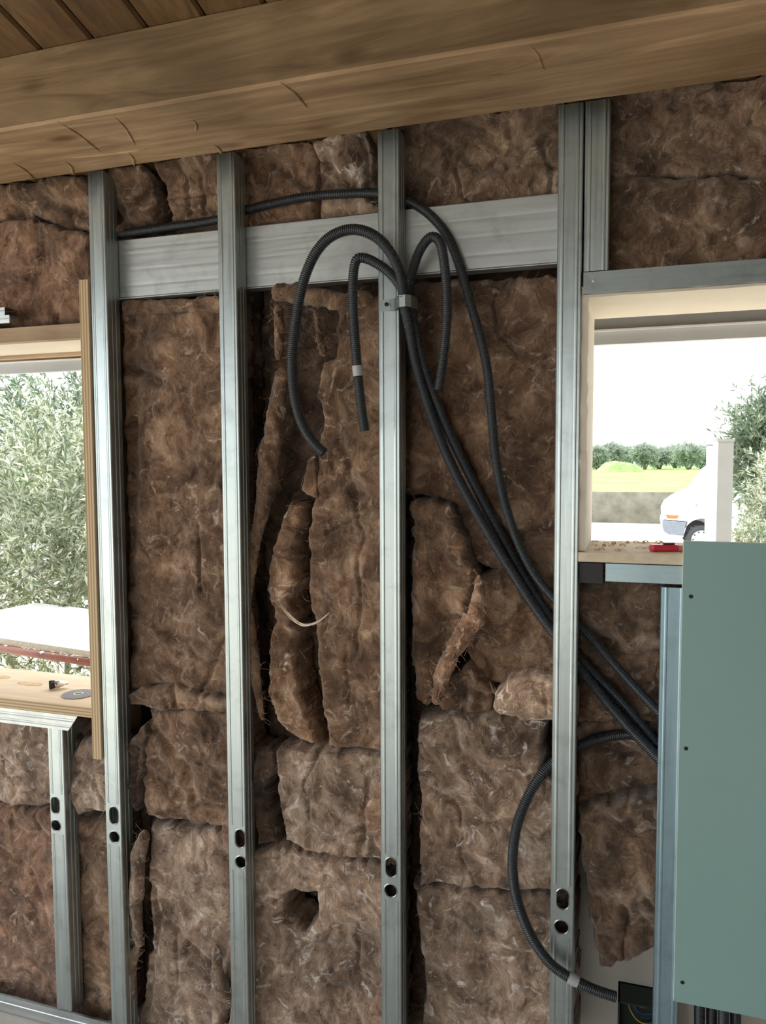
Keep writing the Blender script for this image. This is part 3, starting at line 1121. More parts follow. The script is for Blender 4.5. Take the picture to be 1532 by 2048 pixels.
batt('', [(600, 980), (612, 920), (632, 905), (634, 1000), (618, 995)], .050, .10, .004, .010, WARM, name='torn_flap', parent=m16)
roll('rolled_edge', [(545, 580), (585, 590), (640, 596), (690, 604), (745, 596)], [34, 40, 38, 36, 26], .044, m16, WARM, .9, 12)
roll('torn_flap', [(632, 628), (640, 665), (648, 712)], [10, 14, 18], .046, m16, WARM, 1.2, 14)
roll('torn_flap', [(556, 610), (560, 660), (556, 720)], [20, 20, 16], .052, m16, WARM, 1.1, 15)
roll('curled_wool_strip', [(566, 735), (556, 800), (546, 880), (536, 950), (524, 1020), (510, 1090), (502, 1150), (497, 1215)], [30, 46, 52, 50, 36, 26, 20, 14], .056, None, WARM, .8, 21,
     'long curled strip of wool right of the second tall stud')
roll('curled_wool_strip', [(498, 1215), (502, 1260), (507, 1320), (514, 1380), (526, 1440)], [12, 22, 24, 18, 12], .052, None, WARM, 1.0, 23, 'thin ragged lower strip of wool right of the second tall stud')
batt('upright folded strip of wool in the dark gap of the middle bay', [(578, 1002), (608, 1012), (594, 1090), (584, 1200), (590, 1300), (602, 1400), (634, 1490), (600, 1488), (560, 1456), (538, 1400), (536, 1300), (546, 1240), (530, 1180), (536, 1110), (556, 1060)],
     .060, .112, .010, .020, (1.65, 1.5, 1.35), feats=[('dent', [(545, 1210), (575, 1230), (600, 1245)], 5, .012), ('bump', [(565, 1110)], 22, .012), ('bump', [(570, 1300)], 20, .010)])
# a pale wisp bridging the gap
wp = [P(x, y, yy) for x, y, yy in ((560, 1210, .05), (585, 1238, .040), (605, 1252, .036), (628, 1248, .036), (645, 1238, .042), (660, 1225, .05))]
b = MB()
for k in range(5):
    q = [p + np.array([.002 * math.sin(k * 2 + i), .002 * math.cos(k + i), .003 * math.sin(k * 1.7 + i * 1.3)]) for i, p in enumerate(wp)]
    qq = np.array([np.interp(np.linspace(0, 5, 20), range(6), np.array(q)[:, c3]) for c3 in range(3)]).T
    for _ in range(3):
        qq[1:-1] = (qq[:-2] + qq[1:-1] * 2 + qq[2:]) / 4
    b.tube(qq, [.0011 * math.sin(math.pi * (i + .5) / 20) + .0002 for i in range(20)], 5)
tag(b.build('wool_wisp', 'fibre', None, True, (2.1, 2.35, 2.7)), 'pale wisp of fibre bridging the dark gap in the middle bay', 'insulation')
batt('square greyish wool batt below the torn batt of the middle bay', [(548, 1500), (660, 1502), (786, 1508), (788, 1720), (680, 1716), (610, 1704), (566, 1688), (556, 1620), (550, 1560)], .040, .108, .008, .016, GREY,
     feats=[('dent', [(640, 1500), (636, 1560)], 14, .008), ('dent', [(590, 1680)], 14, .007), ('dent', [(622, 1672)], 12, .007), ('bump', [(680, 1600)], 50, .006), ('dent', [(735, 1560), (728, 1640), (722, 1700)], 6, .012)])
batt('narrow torn wool piece right of the second tall stud at knee height', [(492, 1502), (520, 1498), (548, 1502), (546, 1540), (530, 1580), (540, 1640), (556, 1690), (520, 1692), (500, 1610)], .062, .108, .010, .012, DARK, rag=.007,
     feats=[('bump', [(520, 1520), (508, 1600)], 8, .022)])
batt('wool flap bulging left of the clamp stud', [(764, 1530), (790, 1520), (790, 1735), (766, 1722), (752, 1690), (728, 1660), (724, 1625), (738, 1590)], .022, .10, .007, .014, (1.6, 1.5, 1.45))
m23 = batt('large lower wool batt with a torn hole in the middle bay', [(494, 1702), (560, 1694), (620, 1710), (700, 1722), (790, 1726), (790, 2120), (494, 2120)], .048, .110, .0085, .016, GREY,
           holes=[[(570, 1792), (588, 1784), (604, 1790), (632, 1790), (629, 1822), (626, 1846), (608, 1860), (590, 1848), (572, 1842)]],
           feats=[('dent', [(505, 1720), (540, 1760)], 10, .01), ('dent', [(580, 1870), (640, 1900), (690, 1890)], 7, .007), ('bump', [(640, 1960)], 50, .006), ('dent', [(520, 1940), (600, 1910)], 7, .006)])
batt('small wool flap at the bottom left of the clamp stud', [(764, 1955), (790, 1930), (790, 2120), (744, 2120), (734, 2020)], .024, .10, .006, .012, (1.6, 1.5, 1.45))
# --- bay with the conduits
batt('swirled dark wool batt under the beam right of the clamp stud', [(788, 185), (1150, 130), (1150, 402), (960, 418), (788, 440)], .074, .115, .013, tint=(1.0, .98, .95),
     feats=[('bump', [(800, 266), (1110, 220)], 22, .040), ('dent', [(895, 285), (950, 330), (1010, 330)], 10, .016), ('bump', [(1070, 310)], 36, .016), ('bump', [(890, 340), (910, 370)], 18, .014), ('dent', [(1015, 325), (1110, 335)], 7, .014), ('dent', [(810, 300), (830, 420)], 30, .02)])
batt('tall dark wool batt behind the conduits below the rail', [(788, 562), (1150, 548), (1150, 1190), (1080, 1180), (1000, 1140), (950, 1125), (905, 1010), (860, 992), (788, 985)], .094, .122, .0085, tint=(.98, .92, .88),
     feats=[('dent', [(820, 780), (860, 900), (920, 1000)], 30, .012), ('bump', [(1000, 860)], 50, .008), ('dent', [(800, 600), (805, 950)], 18, .018)])
m27 = batt('upright wool batt with a fuzzy bright edge left of the torn strip', [(818, 1004), (862, 994), (905, 1016), (934, 1080), (952, 1150), (930, 1250), (890, 1330), (864, 1410), (828, 1408), (822, 1280), (820, 1100)], .052, .110, .008, tint=WARM,
           feats=[('bump', [(842, 1020), (846, 1200), (850, 1360)], 18, .012), ('dent', [(880, 1060), (890, 1300)], 22, .014)])
roll('torn_flap', [(958, 1150), (957, 1195), (952, 1235), (930, 1265), (905, 1300), (890, 1340), (878, 1380), (870, 1408)], [14, 26, 38, 38, 34, 32, 28, 18], .026, m27, (1.75, 1.55, 1.4), .9, 31)
batt('folded wool lump under the conduits left of the right window', [(962, 1150), (1005, 1132), (1060, 1160), (1150, 1200), (1150, 1372), (1060, 1360), (1000, 1366), (950, 1372), (936, 1300), (950, 1220)], .082, .118, .010, tint=WARM,
     feats=[('bump', [(1000, 1200)], 40, .012), ('bump', [(1060, 1290)], 30, .01), ('dent', [(960, 1310), (985, 1350)], 6, .012), ('dent', [(1010, 1340), (1100, 1330)], 6, .010)])
batt('small crumpled wool scrap at the foot of the torn strip', [(868, 1412), (900, 1360), (935, 1330), (962, 1342), (982, 1380), (985, 1430), (920, 1434), (880, 1428)], .066, .110, .014, .016, WARM,
     feats=[('dent', [(925, 1370), (930, 1420)], 9, .02), ('bump', [(950, 1395), (930, 1425)], 7, .014)])
batt('pale rounded wool lump right of the crumpled scrap', [(982, 1424), (988, 1392), (1012, 1362), (1045, 1346), (1100, 1352), (1150, 1360), (1150, 1448), (1060, 1450), (1000, 1442)], .034, .108, .006, .034, PALE,
     feats=[('dent', [(1088, 1370), (1094, 1430)], 4, .01)])
batt('square wool batt below the pale lump', [(832, 1432), (900, 1424), (1000, 1436), (1092, 1446), (1084, 1500), (1090, 1550), (1150, 1566), (1150, 1786), (1060, 1788), (920, 1778), (834, 1772), (838, 1640), (830, 1520)], .042, .110, .008, .018, GREY,
     feats=[('dent', [(905, 1440), (915, 1500), (990, 1560)], 6, .008), ('dent', [(870, 1590), (960, 1600)], 7, .008), ('bump', [(960, 1500)], 30, .008), ('dent', [(920, 1680)], 24, .008)])
batt('lowest wool batt between the clamp stud and the right window stud', [(822, 1776), (900, 1772), (1020, 1786), (1150, 1796), (1150, 2120), (838, 2120), (846, 1980), (838, 1880)], .046, .110, .009, .018, GREY,
     feats=[('dent', [(870, 1800)], 12, .012), ('bump', [(860, 1850), (856, 1920)], 14, .012), ('dent', [(920, 1880), (1000, 1960)], 20, .008)])
# --- under and above the right window
batt('rounded wool lump just under the right window sill', [(1150, 1172), (1250, 1160), (1365, 1166), (1365, 1300), (1250, 1312), (1150, 1300)], .084, .118, .012, tint=(.95, .92, .9),
     feats=[('dent', [(1230, 1170), (1260, 1240), (1340, 1260)], 8, .014), ('bump', [(1205, 1230)], 34, .014), ('bump', [(1310, 1270)], 24, .012)])
batt('mottled wool batt crossed by conduits under the right window', [(1150, 1296), (1250, 1306), (1365, 1296), (1365, 1446), (1150, 1452)], .090, .118, .012, tint=(1.05, 1.0, .96))
batt('dark wool batt below the conduits under the right window', [(1150, 1448), (1365, 1440), (1365, 1640), (1150, 1660)], .086, .112, .009, tint=(.85, .82, .8),
     feats=[('dent', [(1160, 1480), (1300, 1450)], 12, .012)])
batt('loose hanging wool block in front of the white board', [(1152, 1632), (1190, 1612), (1240, 1602), (1300, 1588), (1365, 1590), (1365, 1880), (1300, 1912), (1226, 1946), (1196, 1942), (1184, 1880), (1172, 1800), (1160, 1720)], .020, .125, .012, .016, (.74, .70, .64),
     feats=[('dent', [(1200, 1640), (1260, 1650)], 14, .014), ('dent', [(1190, 1760), (1250, 1720)], 10, .010), ('bump', [(1240, 1620), (1300, 1600)], 12, .012), ('dent', [(1210, 1800), (1300, 1860)], 18, .012), ('bump', [(1240, 1770)], 18, .010)])
batt('upper wool batt above the right window under the beam', [(1190, 120), (2050, 0), (2050, 335), (1400, 350), (1190, 360)], .066, .110, .012, tint=(.95, .95, .95),
     feats=[('bump', [(1215, 203), (1600, 148)], 22, .030), ('bump', [(1400, 200)], 36, .016), ('bump', [(1340, 210)], 22, .012)])
batt('lower wool batt resting on the header track of the right window', [(1190, 356), (1400, 348), (2050, 332), (2050, 560), (1190, 580)], .068, .110, .010, tint=(.95, .95, .95))

# ------------------------------------------------------------------ green plasterboard
gx0 = 0.1045
brd = MB()
brd.box(gx0, 1.30, -.0130, -.0006, .445, 1.434)
board = brd.build('plasterboard', 'green')
tag(board, 'green plasterboard sheet screwed over the studs under the right window', 'board')
MB().box(gx0 - .0006, gx0, -.0124, -.0012, .446, 1.433).build('cut_edge', 'gypsum', board)
MB().box(gx0, 1.30, -.0124, -.0012, 1.434, 1.4345).build('cut_edge', 'gypsum', board)
for px, py in ((1382, 1193), (1372, 1497), (1365, 1965)):
    q = P(px, py, -.013)
    screw_head(board, (q[0], -.0129, q[2]), .0045, 'screw', .0006)
# a second stud carrying the board, out of sight behind it, is left out

# ------------------------------------------------------------------ conduits


def smooth_path(ctrl, step=0.0015):
    """Catmull-Rom through 3D control points, resampled evenly"""
    c = np.array(ctrl, float)
    c = np.vstack([2 * c[0] - c[1], c, 2 * c[-1] - c[-2]])
    out = []
    for i in range(1, len(c) - 2):
        p0, p1, p2, p3 = c[i - 1:i + 3]
        for t in np.linspace(0, 1, 40, endpoint=False):
            out.append(.5 * ((2 * p1) + (-p0 + p2) * t + (2 * p0 - 5 * p1 + 4 * p2 - p3) * t ** 2 + (-p0 + 3 * p1 - 3 * p2 + p3) * t ** 3))
    out.append(c[-2])
    out = np.array(out)
    s = np.concatenate([[0], np.cumsum(np.linalg.norm(np.diff(out, axis=0), axis=1))])
    n = max(8, int(s[-1] / step))
    return np.array([np.interp(np.linspace(0, s[-1], n), s, out[:, k]) for k in range(3)]).T


def conduit(ctrl, label, r=.0120, pitch=.0046, parent=None, name='conduit', group='dark corrugated conduits', open_end=True):
    step = pitch / 4
    pts = smooth_path(ctrl, step)
    rad = [r * (1.0 if (i % 4) in (1, 2) else .86) for i in range(len(pts))]
    b = MB()
    b.tube(pts, rad, 14, cap=False)
    o = b.build(name, 'conduit', parent, True)
    if parent is None:
        tag(o, label, 'conduit', group)
    # hollow end: dark inner wall
    inn = pts[-12:]
    b2 = MB()
    b2.tube(np.concatenate([inn[::-1][:1] * 0 + inn[:1], inn]), [.0005] + [r * .80] * 12, 12, cap=False)
    b2.build('bore', 'black', o, True)
    return o


def C(*l):
    return [P(x, y, Y) for x, y, Y in l]


cl_y = -.012
c1 = conduit(C((1420, 1640, .045), (1320, 1520, .042), (1245, 1440, .045), (1180, 1362, .056), (1128, 1292, .0655), (1075, 1222, .056), (1022, 1140, .048), (962, 1040, .046), (908, 940, .044), (866, 840, .038), (834, 735, .018), (818, 650, -.006),
               (808, 606, -.022), (803, 560, -.040), (785, 512, -.058), (752, 474, -.070), (708, 459, -.076), (664, 472, -.078), (630, 508, -.078), (606, 566, -.074), (592, 640, -.066), (584, 720, -.056), (590, 800, -.046), (608, 856, -.038), (630, 888, -.03), (648, 906, -.026)),
             'corrugated conduit with the biggest loop left of the clamp', .0125)
c2 = conduit(C((1400, 1580, .060), (1325, 1500, .062), (1250, 1410, .066), (1180, 1338, .072), (1140, 1290, .075), (1090, 1220, .072), (1046, 1150, .068), (990, 1048, .064), (938, 948, .060), (892, 850, .052), (852, 745, .030), (829, 655, .006),
               (817, 606, -.008), (800, 572, -.032), (778, 545, -.048), (752, 526, -.056), (728, 516, -.060), (712, 522, -.062), (706, 560, -.060), (707, 630, -.052), (712, 700, -.044), (718, 770, -.038), (725, 830, -.034), (730, 862, -.032)),
             'corrugated conduit with a short narrow bend and a grey tape ring', .0115)
c3 = conduit(C((1400, 1590, .088), (1320, 1506, .090), (1180, 1350, .096), (1060, 1180, .094), (955, 980, .088), (880, 830, .072), (840, 700, .042), (824, 625, .022), (820, 580, .012), (826, 540, .002), (838, 505, -.010), (854, 480, -.018), (868, 474, -.022), (881, 488, -.024),
               (889, 530, -.022), (894, 590, -.016), (893, 650, -.008), (886, 720, .000), (877, 780, .006)),
             'corrugated conduit looping down on the right of the clamp', .0112)
c4 = conduit(C((212, 470, .062), (250, 467, .060), (330, 455, .060), (430, 440, .062), (500, 418, .066), (600, 396, .066), (680, 388, .064), (755, 387, .062), (800, 398, .060), (835, 412, .050), (868, 438, .040), (898, 478, .034), (922, 540, .032), (942, 610, .034), (962, 680, .038),
               (976, 750, .042), (984, 840, .048), (992, 920, .050), (1008, 1000, .052), (1034, 1080, .054), (1070, 1150, .058), (1115, 1205, .066), (1180, 1272, .058), (1250, 1352, .056), (1325, 1432, .056), (1400, 1510, .056)),
             'thin long conduit running above the rail and down past the bundle', .0110)
c5 = conduit(C((1400, 1490, .090), (1320, 1475, .088), (1240, 1470, .082), (1160, 1490, .070), (1112, 1520, .062), (1078, 1556, .030), (1050, 1606, .008), (1032, 1660, -.004), (1025, 1720, -.012), (1030, 1780, -.020), (1046, 1836, -.026), (1070, 1886, -.030), (1104, 1930, -.032),
               (1148, 1960, -.030), (1190, 1980, -.026), (1232, 1994, -.020)),
             'corrugated conduit bowing in front of the stud at knee height', .0118)
# conduits rising out of the floor behind the foot of the green board
for k, (x, yy) in enumerate(((1398, .03), (1422, .045), (1446, .030), (1470, .05))):
    conduit([P(x, 2030, yy) * np.array([1, 1, 0]) + np.array([0, 0, .002]), P(x, 2030, yy) * np.array([1, 1, 0]) + np.array([.004, 0, .2]), P(x, 2030, yy) * np.array([1, 1, 0]) + np.array([-.002, 0, .55])],
            ('leftmost', 'second', 'third', 'rightmost')[k] + ' of the upright conduits below the bottom edge of the green board', .0115)


def ring_on(parent, a, b_, r, mat='sleeve', name='tape_ring'):
    pts = [a + (b_ - a) * t for t in np.linspace(0, 1, 5)]
    return MB().tube(pts, [r * .97, r, r, r, r * .97], 16, cap=False).build(name, mat, parent, True)


ring_on(c2, P(715, 731, -.0415), P(717, 752, -.0395), .0127)
ring_on(c5, P(1136, 1953, -.0305), P(1156, 1964, -.0298), .0132)

# clamp strap: flat on the stud face, then bent round the bundle
b = MB()
pA, pB = P(757, 600, -.003), P(757, 623, -.003)
zt_, zb_ = pA[2], pB[2]
path = [(pA[0], -.0015), (pA[0] + .030, -.0020), (pA[0] + .040, -.010), (pA[0] + .050, -.026), (pA[0] + .060, -.038), (pA[0] + .074, -.040), (pA[0] + .085, -.030), (pA[0] + .089, -.010), (pA[0] + .088, .010), (pA[0] + .084, .03)]
path = [(pA[0], -.0015)] + [(pA[0] + .026, -.0018)] + path[2:]
th = .0012
vs, fs = [], []
pp = np.array(path)
tg = np.gradient(pp, axis=0)
tg /= np.linalg.norm(tg, axis=1)[:, None]
for (x, y), t in zip(pp, tg):
    nx, ny = -t[1] * th, t[0] * th
    vs += [(x, y, zb_), (x, y, zt_), (x + nx, y + ny, zt_), (x + nx, y + ny, zb_)]
for i in range(len(pp) - 1):
    for j in range(4):
        k = (j + 1) % 4
        fs.append((i * 4 + j, i * 4 + k, i * 4 + 4 + k, i * 4 + 4 + j))
fs += [(0, 1, 2, 3), tuple(range(len(vs) - 4, len(vs)))]
clamp = tag(b.add(vs, fs).build('conduit_clamp', 'galv_dull'), 'bent grey metal strap holding the conduit bundle to the stud', 'clamp')
q = P(773, 609, -.003)
sc_ = screw_head(clamp, (q[0], -.0030, q[2]), .0048, 'screw', .003)

# recessed junction box with wires
q0, q1 = P(1236, 1992, .16), P(1330, 2070, .16)
jx0, jx1, jz1, jz0 = q0[0], q1[0], q0[2] - .005, q0[2] - .16
jb = MB()
jb.box(jx0, jx0 + .004, .150, .224, jz0, jz1).box(jx1 - .004, jx1, .150, .224, jz0, jz1).box(jx0, jx1, .150, .224, jz1 - .004, jz1).box(jx0, jx1, .150, .224, jz0, jz0 + .004).box(jx0, jx1, .219, .2245, jz0, jz1)
jbo = tag(jb.build('junction_box', 'darkbox'), 'dark open junction box low on the white board', 'box')
for k, (mat, dz, dy) in enumerate((('yellow', -.050, .165), ('blue', -.034, .175), ('wire_red', -.022, .18), ('black', -.06, .185), ('black', -.03, .19))):
    pts = [(jx0 + .020 + .006 * k, dy + .03, jz1 - .012), (jx0 + .030 + .006 * k, dy, jz1 + dz * .6), (jx0 + .055, dy - .005, jz1 + dz), (jx1 - .008, dy + .01, jz1 + dz - .004 + .004 * k)]
    MB().tube(smooth_path(pts, .004), .0014, 6).build('wire', mat, jbo, True)

# ------------------------------------------------------------------ things on the sills
SZ1, SZ2 = 0.9402, 1.4042
# abrasive cutting disc
cpt = PZ(157, 1389, SZ1)
R0 = 0.0455
cpt[0] = min(cpt[0], -1.3785 - R0)
b = MB()
prof = [(R0, 0), (R0, .0022), (.019, .0024), (.0125, .0027), (.011, .0027), (.011, 0)]
N = 40
vs = [(cpt[0] + r * math.cos(t), cpt[1] + r * math.sin(t), SZ1 + z) for t in np.linspace(0, 2 * math.pi, N, endpoint=False) for r, z in prof]
n = len(prof)
fs = [(i * n + j, i * n + (j + 1) % n, ((i + 1) % N) * n + (j + 1) % n, ((i + 1) % N) * n + j) for i in range(N) for j in range(n)]
dsc = tag(b.add(vs, fs).build('cutting_disc', 'disc'), 'thin grey abrasive cutting disc lying on the left plywood sill', 'disc')
vs = [(cpt[0] + r * math.cos(t), cpt[1] + r * math.sin(t), SZ1 + z) for t in np.linspace(0, 2 * math.pi, N, endpoint=False) for r, z in ((.0135, .0026), (.0135, .0032), (.0105, .0032), (.0105, .0004))]
fs = [(i * 4 + j, i * 4 + j + 1, ((i + 1) % N) * 4 + j + 1, ((i + 1) % N) * 4 + j) for i in range(N) for j in range(3)]
MB().add(vs, fs).build('metal_ring', 'steel', dsc)

# small silver driver bit holder with a dark socket end
A = PZ(98, 1372, SZ1 + .0105)
A[2] = SZ1 + .0133
dirv = np.array([.72, .69, 0])
pts = [A + dirv * t * 1.3 for t in (0, .004, .0045, .012, .013, .022, .023, .030, .031, .040)]
bit = MB().tube(pts[3:], [.0112, .0116, .0116, .0100, .0092, .0060, .0054], 16).build('socket_bit', 'steel', None, True)
tag(bit, 'small shiny socket bit with a dark hexagonal end on the left sill', 'tool')
MB().tube(pts[:4], [.0120, .0132, .0132, .0120], 6).build('hex_end', 'black', bit)
MB().tube([A - dirv * .0006, A + dirv * .001], [.0045, .005], 6).build('socket_recess', 'steel', bit)

# red utility knife on the right sill
kc = PZ(1334, 1097, SZ2 + .006)
kn = empty('utility_knife', (kc[0], kc[1], SZ2))
tag(kn, 'red utility knife with a black slider lying on the right sill', 'knife')
ka = math.radians(16)
kd = np.array([math.cos(ka), math.sin(ka), 0])
kp = np.array([-math.sin(ka), math.cos(ka), 0])


def kbox(name, t0, t1, w0, w1, z0, z1, mat, taper=0):
    n_ = 12
    pts = []
    for i in range(n_ + 1):
        t = t0 + (t1 - t0) * i / n_
        e_ = min(1.0, .45 + math.sqrt(max(0, min(i, n_ - i) / n_ * 3.2)))
        w = (w0 + (w1 - w0) * i / n_) * min(1, e_)
        pts.append((t, w))
    vs = []
    for z, k_ in ((z0, .86), (z0 + (z1 - z0) * .3, 1), (z0 + (z1 - z0) * .75, 1), (z1, .8)):
        for t, w in pts:
            q = kc + kd * t + kp * w * k_
            vs.append((q[0], q[1], z))
        for t, w in reversed(pts):
            q = kc + kd * t - kp * w * k_
            vs.append((q[0], q[1], z))
    m = 2 * (n_ + 1)
    fs = [tuple(range(m - 1, -1, -1)), tuple(range(3 * m, 4 * m))]
    fs += [(r * m + i, r * m + (i + 1) % m, (r + 1) * m + (i + 1) % m, (r + 1) * m + i) for r in range(3) for i in range(m)]
    return MB().add(vs, fs).build(name, mat, kn, False)


kbox('handle', -.036, .024, .0105, .0095, SZ2 + .0003, SZ2 + .0150, 'red')
kbox('slider', -.008, .016, .0060, .0055, SZ2 + .0145, SZ2 + .0185, 'black')
kbox('front_grip', .020, .088, .0080, .0070, SZ2 + .0006, SZ2 + .0130, 'salmon')
kbox('blade', .084, .110, .0050, .0030, SZ2 + .0070, SZ2 + .0076, 'steel')

# wood shavings and crumbs on the right sill
for k in range(34):
    x = rnd.uniform(-.085, .10)
    y = rnd.uniform(.02, .24)
    if abs((x - kc[0]) * kd[1] - (y - kc[1]) * kd[0]) < .02 and x > kc[0] - .05:
        continue
    L = rnd.uniform(.006, .022)
    a = rnd.uniform(0, math.pi)
    w = rnd.uniform(.0012, .004)
    hh = rnd.uniform(.002, .006)
    vs, fs = [], []
    for i in range(5):
        t = i / 4
        cx, cy = x + L * (t - .5) * math.cos(a), y + L * (t - .5) * math.sin(a)
        z = SZ2 + .0003 + hh * math.sin(math.pi * t)
        for s_, dz in ((-1, 0), (1, 0), (1, .0008), (-1, .0008)):
            vs.append((cx - s_ * w * math.sin(a), cy + s_ * w * math.cos(a), z + dz))
    for i in range(4):
        for j in range(4):
            fs.append((i * 4 + j, i * 4 + (j + 1) % 4, i * 4 + 4 + (j + 1) % 4, i * 4 + 4 + j))
    fs += [(3, 2, 1, 0), (16, 17, 18, 19)]
    tag(MB().add(vs, fs).build('wood_shaving', 'shaving'), 'curled pale wood shaving scattered on the right window sill', 'shaving', 'wood shavings on the right sill')

# ------------------------------------------------------------------ eave outside the windows
yf_ = 0.90
fz = P(700, 714, yf_)[2]
fz1 = P(1190, 665, yf_)[2]
fz2 = P(1190, 661, yf_)[2]
tag(MB().box(XL - .3, XR + .3, yf_, yf_ + .03, fz, fz1).build('fascia_board', 'fascia'), 'long grey eave board hanging outside above both windows', 'board')
tag(MB().box(XL - .3, XR + .3, yf_ - .012, yf_ + .03, fz1 + .0005, fz2).build('eave_strip', 'white'), 'thin white strip along the top of the grey eave board', 'board')
tag(MB().box(-.60, XR + .3, yf_ + .002, yf_ + .028, fz2 + .0005, roof_z(yf_) - .003).build('upper_fascia', 'fascia2'), 'darker grey board above the white strip outside the right window', 'board')
tag(MB().box(XL - .3, -.605, yf_ + .002, yf_ + .028, fz2 + .0005, roof_z(yf_) - .003).build('upper_fascia', 'lintel'), 'weathered brown board above the eave strip outside the left window', 'board')
for x, w_, lab in ((-2.36, .13, 'wider wooden rafter tail under the eave at the left photo edge'), (-2.12, .10, 'wooden rafter tail under the eave nearer the plywood jamb')):
    b = MB()
    b.prism([(YO + .002, roof_z(YO) - .13), (yf_ - .02, roof_z(yf_) - .13), (yf_ - .02, roof_z(yf_ - .02) - .002), (YO + .002, roof_z(YO) - .002)], 'x', x, x + w_)
    tag(b.build('rafter_tail', 'lintel'), lab, 'rafter', 'rafter tails under the eave')

# ------------------------------------------------------------------ outdoors
GZ = -0.56
struct(MB().box(-150, 150, -60, 26.6, GZ - .3, GZ).build('ground', 'ground'), 'pale gravel yard around the house', 'ground')
struct(MB().box(-150, 150, 12, 25.6, GZ, GZ + .02).build('road', 'road'), 'pale sunlit road beyond the yard', 'road')
struct(MB().box(-2.95, 2.95, YB - .2, YO - .001, GZ, -.14).build('house_plinth', 'plaster'), 'rendered plinth under the house', 'plinth')
ya = 26.2
struct(MB().box(-150, 150, ya, ya + .35, GZ, .52).build('garden_wall', 'stonewall'), 'low rough grey wall along the far side of the road', 'wall')
fg = MB()
nx, ny = 60, 40
gx = np.linspace(-150, 150, nx)
gy = ya + .35 + (np.linspace(0, 1, ny) ** 2) * 170
vs = [(x, y, .38 + .12 * vnoise(x * .2, y * .2, 3) + .002 * (y - ya)) for x in gx for y in gy]
fs = [(i * ny + j, (i + 1) * ny + j, (i + 1) * ny + j + 1, i * ny + j + 1) for i in range(nx - 1) for j in range(ny - 1)]
struct(fg.add(vs, fs).build('field', 'grass', None, True), 'bright green grass field behind the low wall', 'field')

# grassy mound
md = P(1238, 935, 78)
b = MB()
vs, fs = [], []
for i in range(12):
    for j in range(28):
        r = i / 11
        a = j / 28 * 2 * math.pi
        h_ = (1 - r * r) * 1.35 * (1 + .25 * vnoise(3 * r * math.cos(a), 3 * r * math.sin(a), 2))
        vs.append((md[0] + 2.6 * r * math.cos(a), 78 + 1.6 * r * math.sin(a), .42 + h_ * .85))
for i in range(11):
    for j in range(28):
        fs.append((i * 28 + j, i * 28 + (j + 1) % 28, (i + 1) * 28 + (j + 1) % 28, (i + 1) * 28 + j))
tag(b.add(vs, fs).build('grass_mound', 'mound', None, True), 'weedy green mound of earth in the field', 'mound')


def leaves(pos, dirs, nrm, L, W, name, mat, parent):
    """one lens-shaped, slightly folded leaf per entry, joined into one part"""
    n = len(pos)
    side = np.cross(dirs, nrm)
    side /= np.linalg.norm(side, axis=1)[:, None] + 1e-9
    nr = np.cross(side, dirs)
    p0 = pos
    p1 = pos + dirs * (L * .45)[:, None] + side * W[:, None] + nr * (W * .25)[:, None]
    p2 = pos + dirs * L[:, None] - nr * (L * .06)[:, None]
    p3 = pos + dirs * (L * .45)[:, None] - side * W[:, None] + nr * (W * .25)[:, None]
    V = np.stack([p0, p1, p2, p3], 1).reshape(-1, 3)
    i = np.arange(n) * 4
    F = np.concatenate([np.stack([i, i + 1, i + 2], 1), np.stack([i, i + 2, i + 3], 1)]).tolist()
    o = mesh_obj(name, V, F, mat, parent)
    o['kind'] = 'stuff'
    return o


def bush(name, label, cat, base, centre, rad, ntw, nlf, L, mat, seed, trunk_r=.03, group=None, twl=.35, upw=.5):
    rs = np.random.RandomState(seed)
    root = empty(name, base)
    tag(root, label, cat, group)
    base = np.array(base, float)
    centre = np.array(centre, float)
    rad = np.array(rad, float)
    # main limbs
    b = MB()
    limbs = []
    for k in range(7):
        d = rs.normal(size=3)
        d /= np.linalg.norm(d)
        tip = centre + d * rad * .75
        m = (base + tip) / 2 + rs.normal(size=3) * rad * .12
        pts = smooth_path([base + rs.normal(size=3) * [.02, .02, 0], m, tip], .06 * max(1, rad.max()))
        b.tube(pts, np.linspace(trunk_r * .7, trunk_r * .16, len(pts)), 6)
        limbs.append(pts)
    b.build('branches', 'bark', root, True)['kind'] = 'stuff'
    tw = MB()
    P_, D_, N_ = [], [], []
    for k in range(ntw):
        d = rs.normal(size=3)
        d /= np.linalg.norm(d)
        r = rs.rand() ** .45
        s = centre + d * rad * r
        g = d * .6 + np.array([0, 0, upw]) + rs.normal(size=3) * .45
        g /= np.linalg.norm(g)
        Lw = twl * rs.uniform(.6, 1.3)
        bend = rs.normal(size=3) * .35 + np.array([0, 0, -.25])
        t = np.linspace(0, 1, 6)[:, None]
        pts = s + g * Lw * t + bend * Lw * t ** 2 * .6
        if k < 260:
            tw.tube(pts, np.linspace(L * .045, L * .015, 6), 4, cap=False)
        tt = rs.rand(nlf)
        lp = s + g * Lw * tt[:, None] + bend * Lw * (tt ** 2)[:, None] * .6
        ld = g + bend * tt[:, None] + rs.normal(size=(nlf, 3)) * .75
        ld /= np.linalg.norm(ld, axis=1)[:, None]
        ln = rs.normal(size=(nlf, 3)) + [0, 0, .9]
        P_.append(lp)
        D_.append(ld)
        N_.append(ln)
    tw.build('twigs', 'bark', root, True)['kind'] = 'stuff'
    pos = np.concatenate(P_)
    n = len(pos)
    leaves(pos, np.concatenate(D_), np.concatenate(N_), L * rs.uniform(.6, 1.2, n), L * rs.uniform(.09, .14, n), 'foliage', mat, root)
    return root


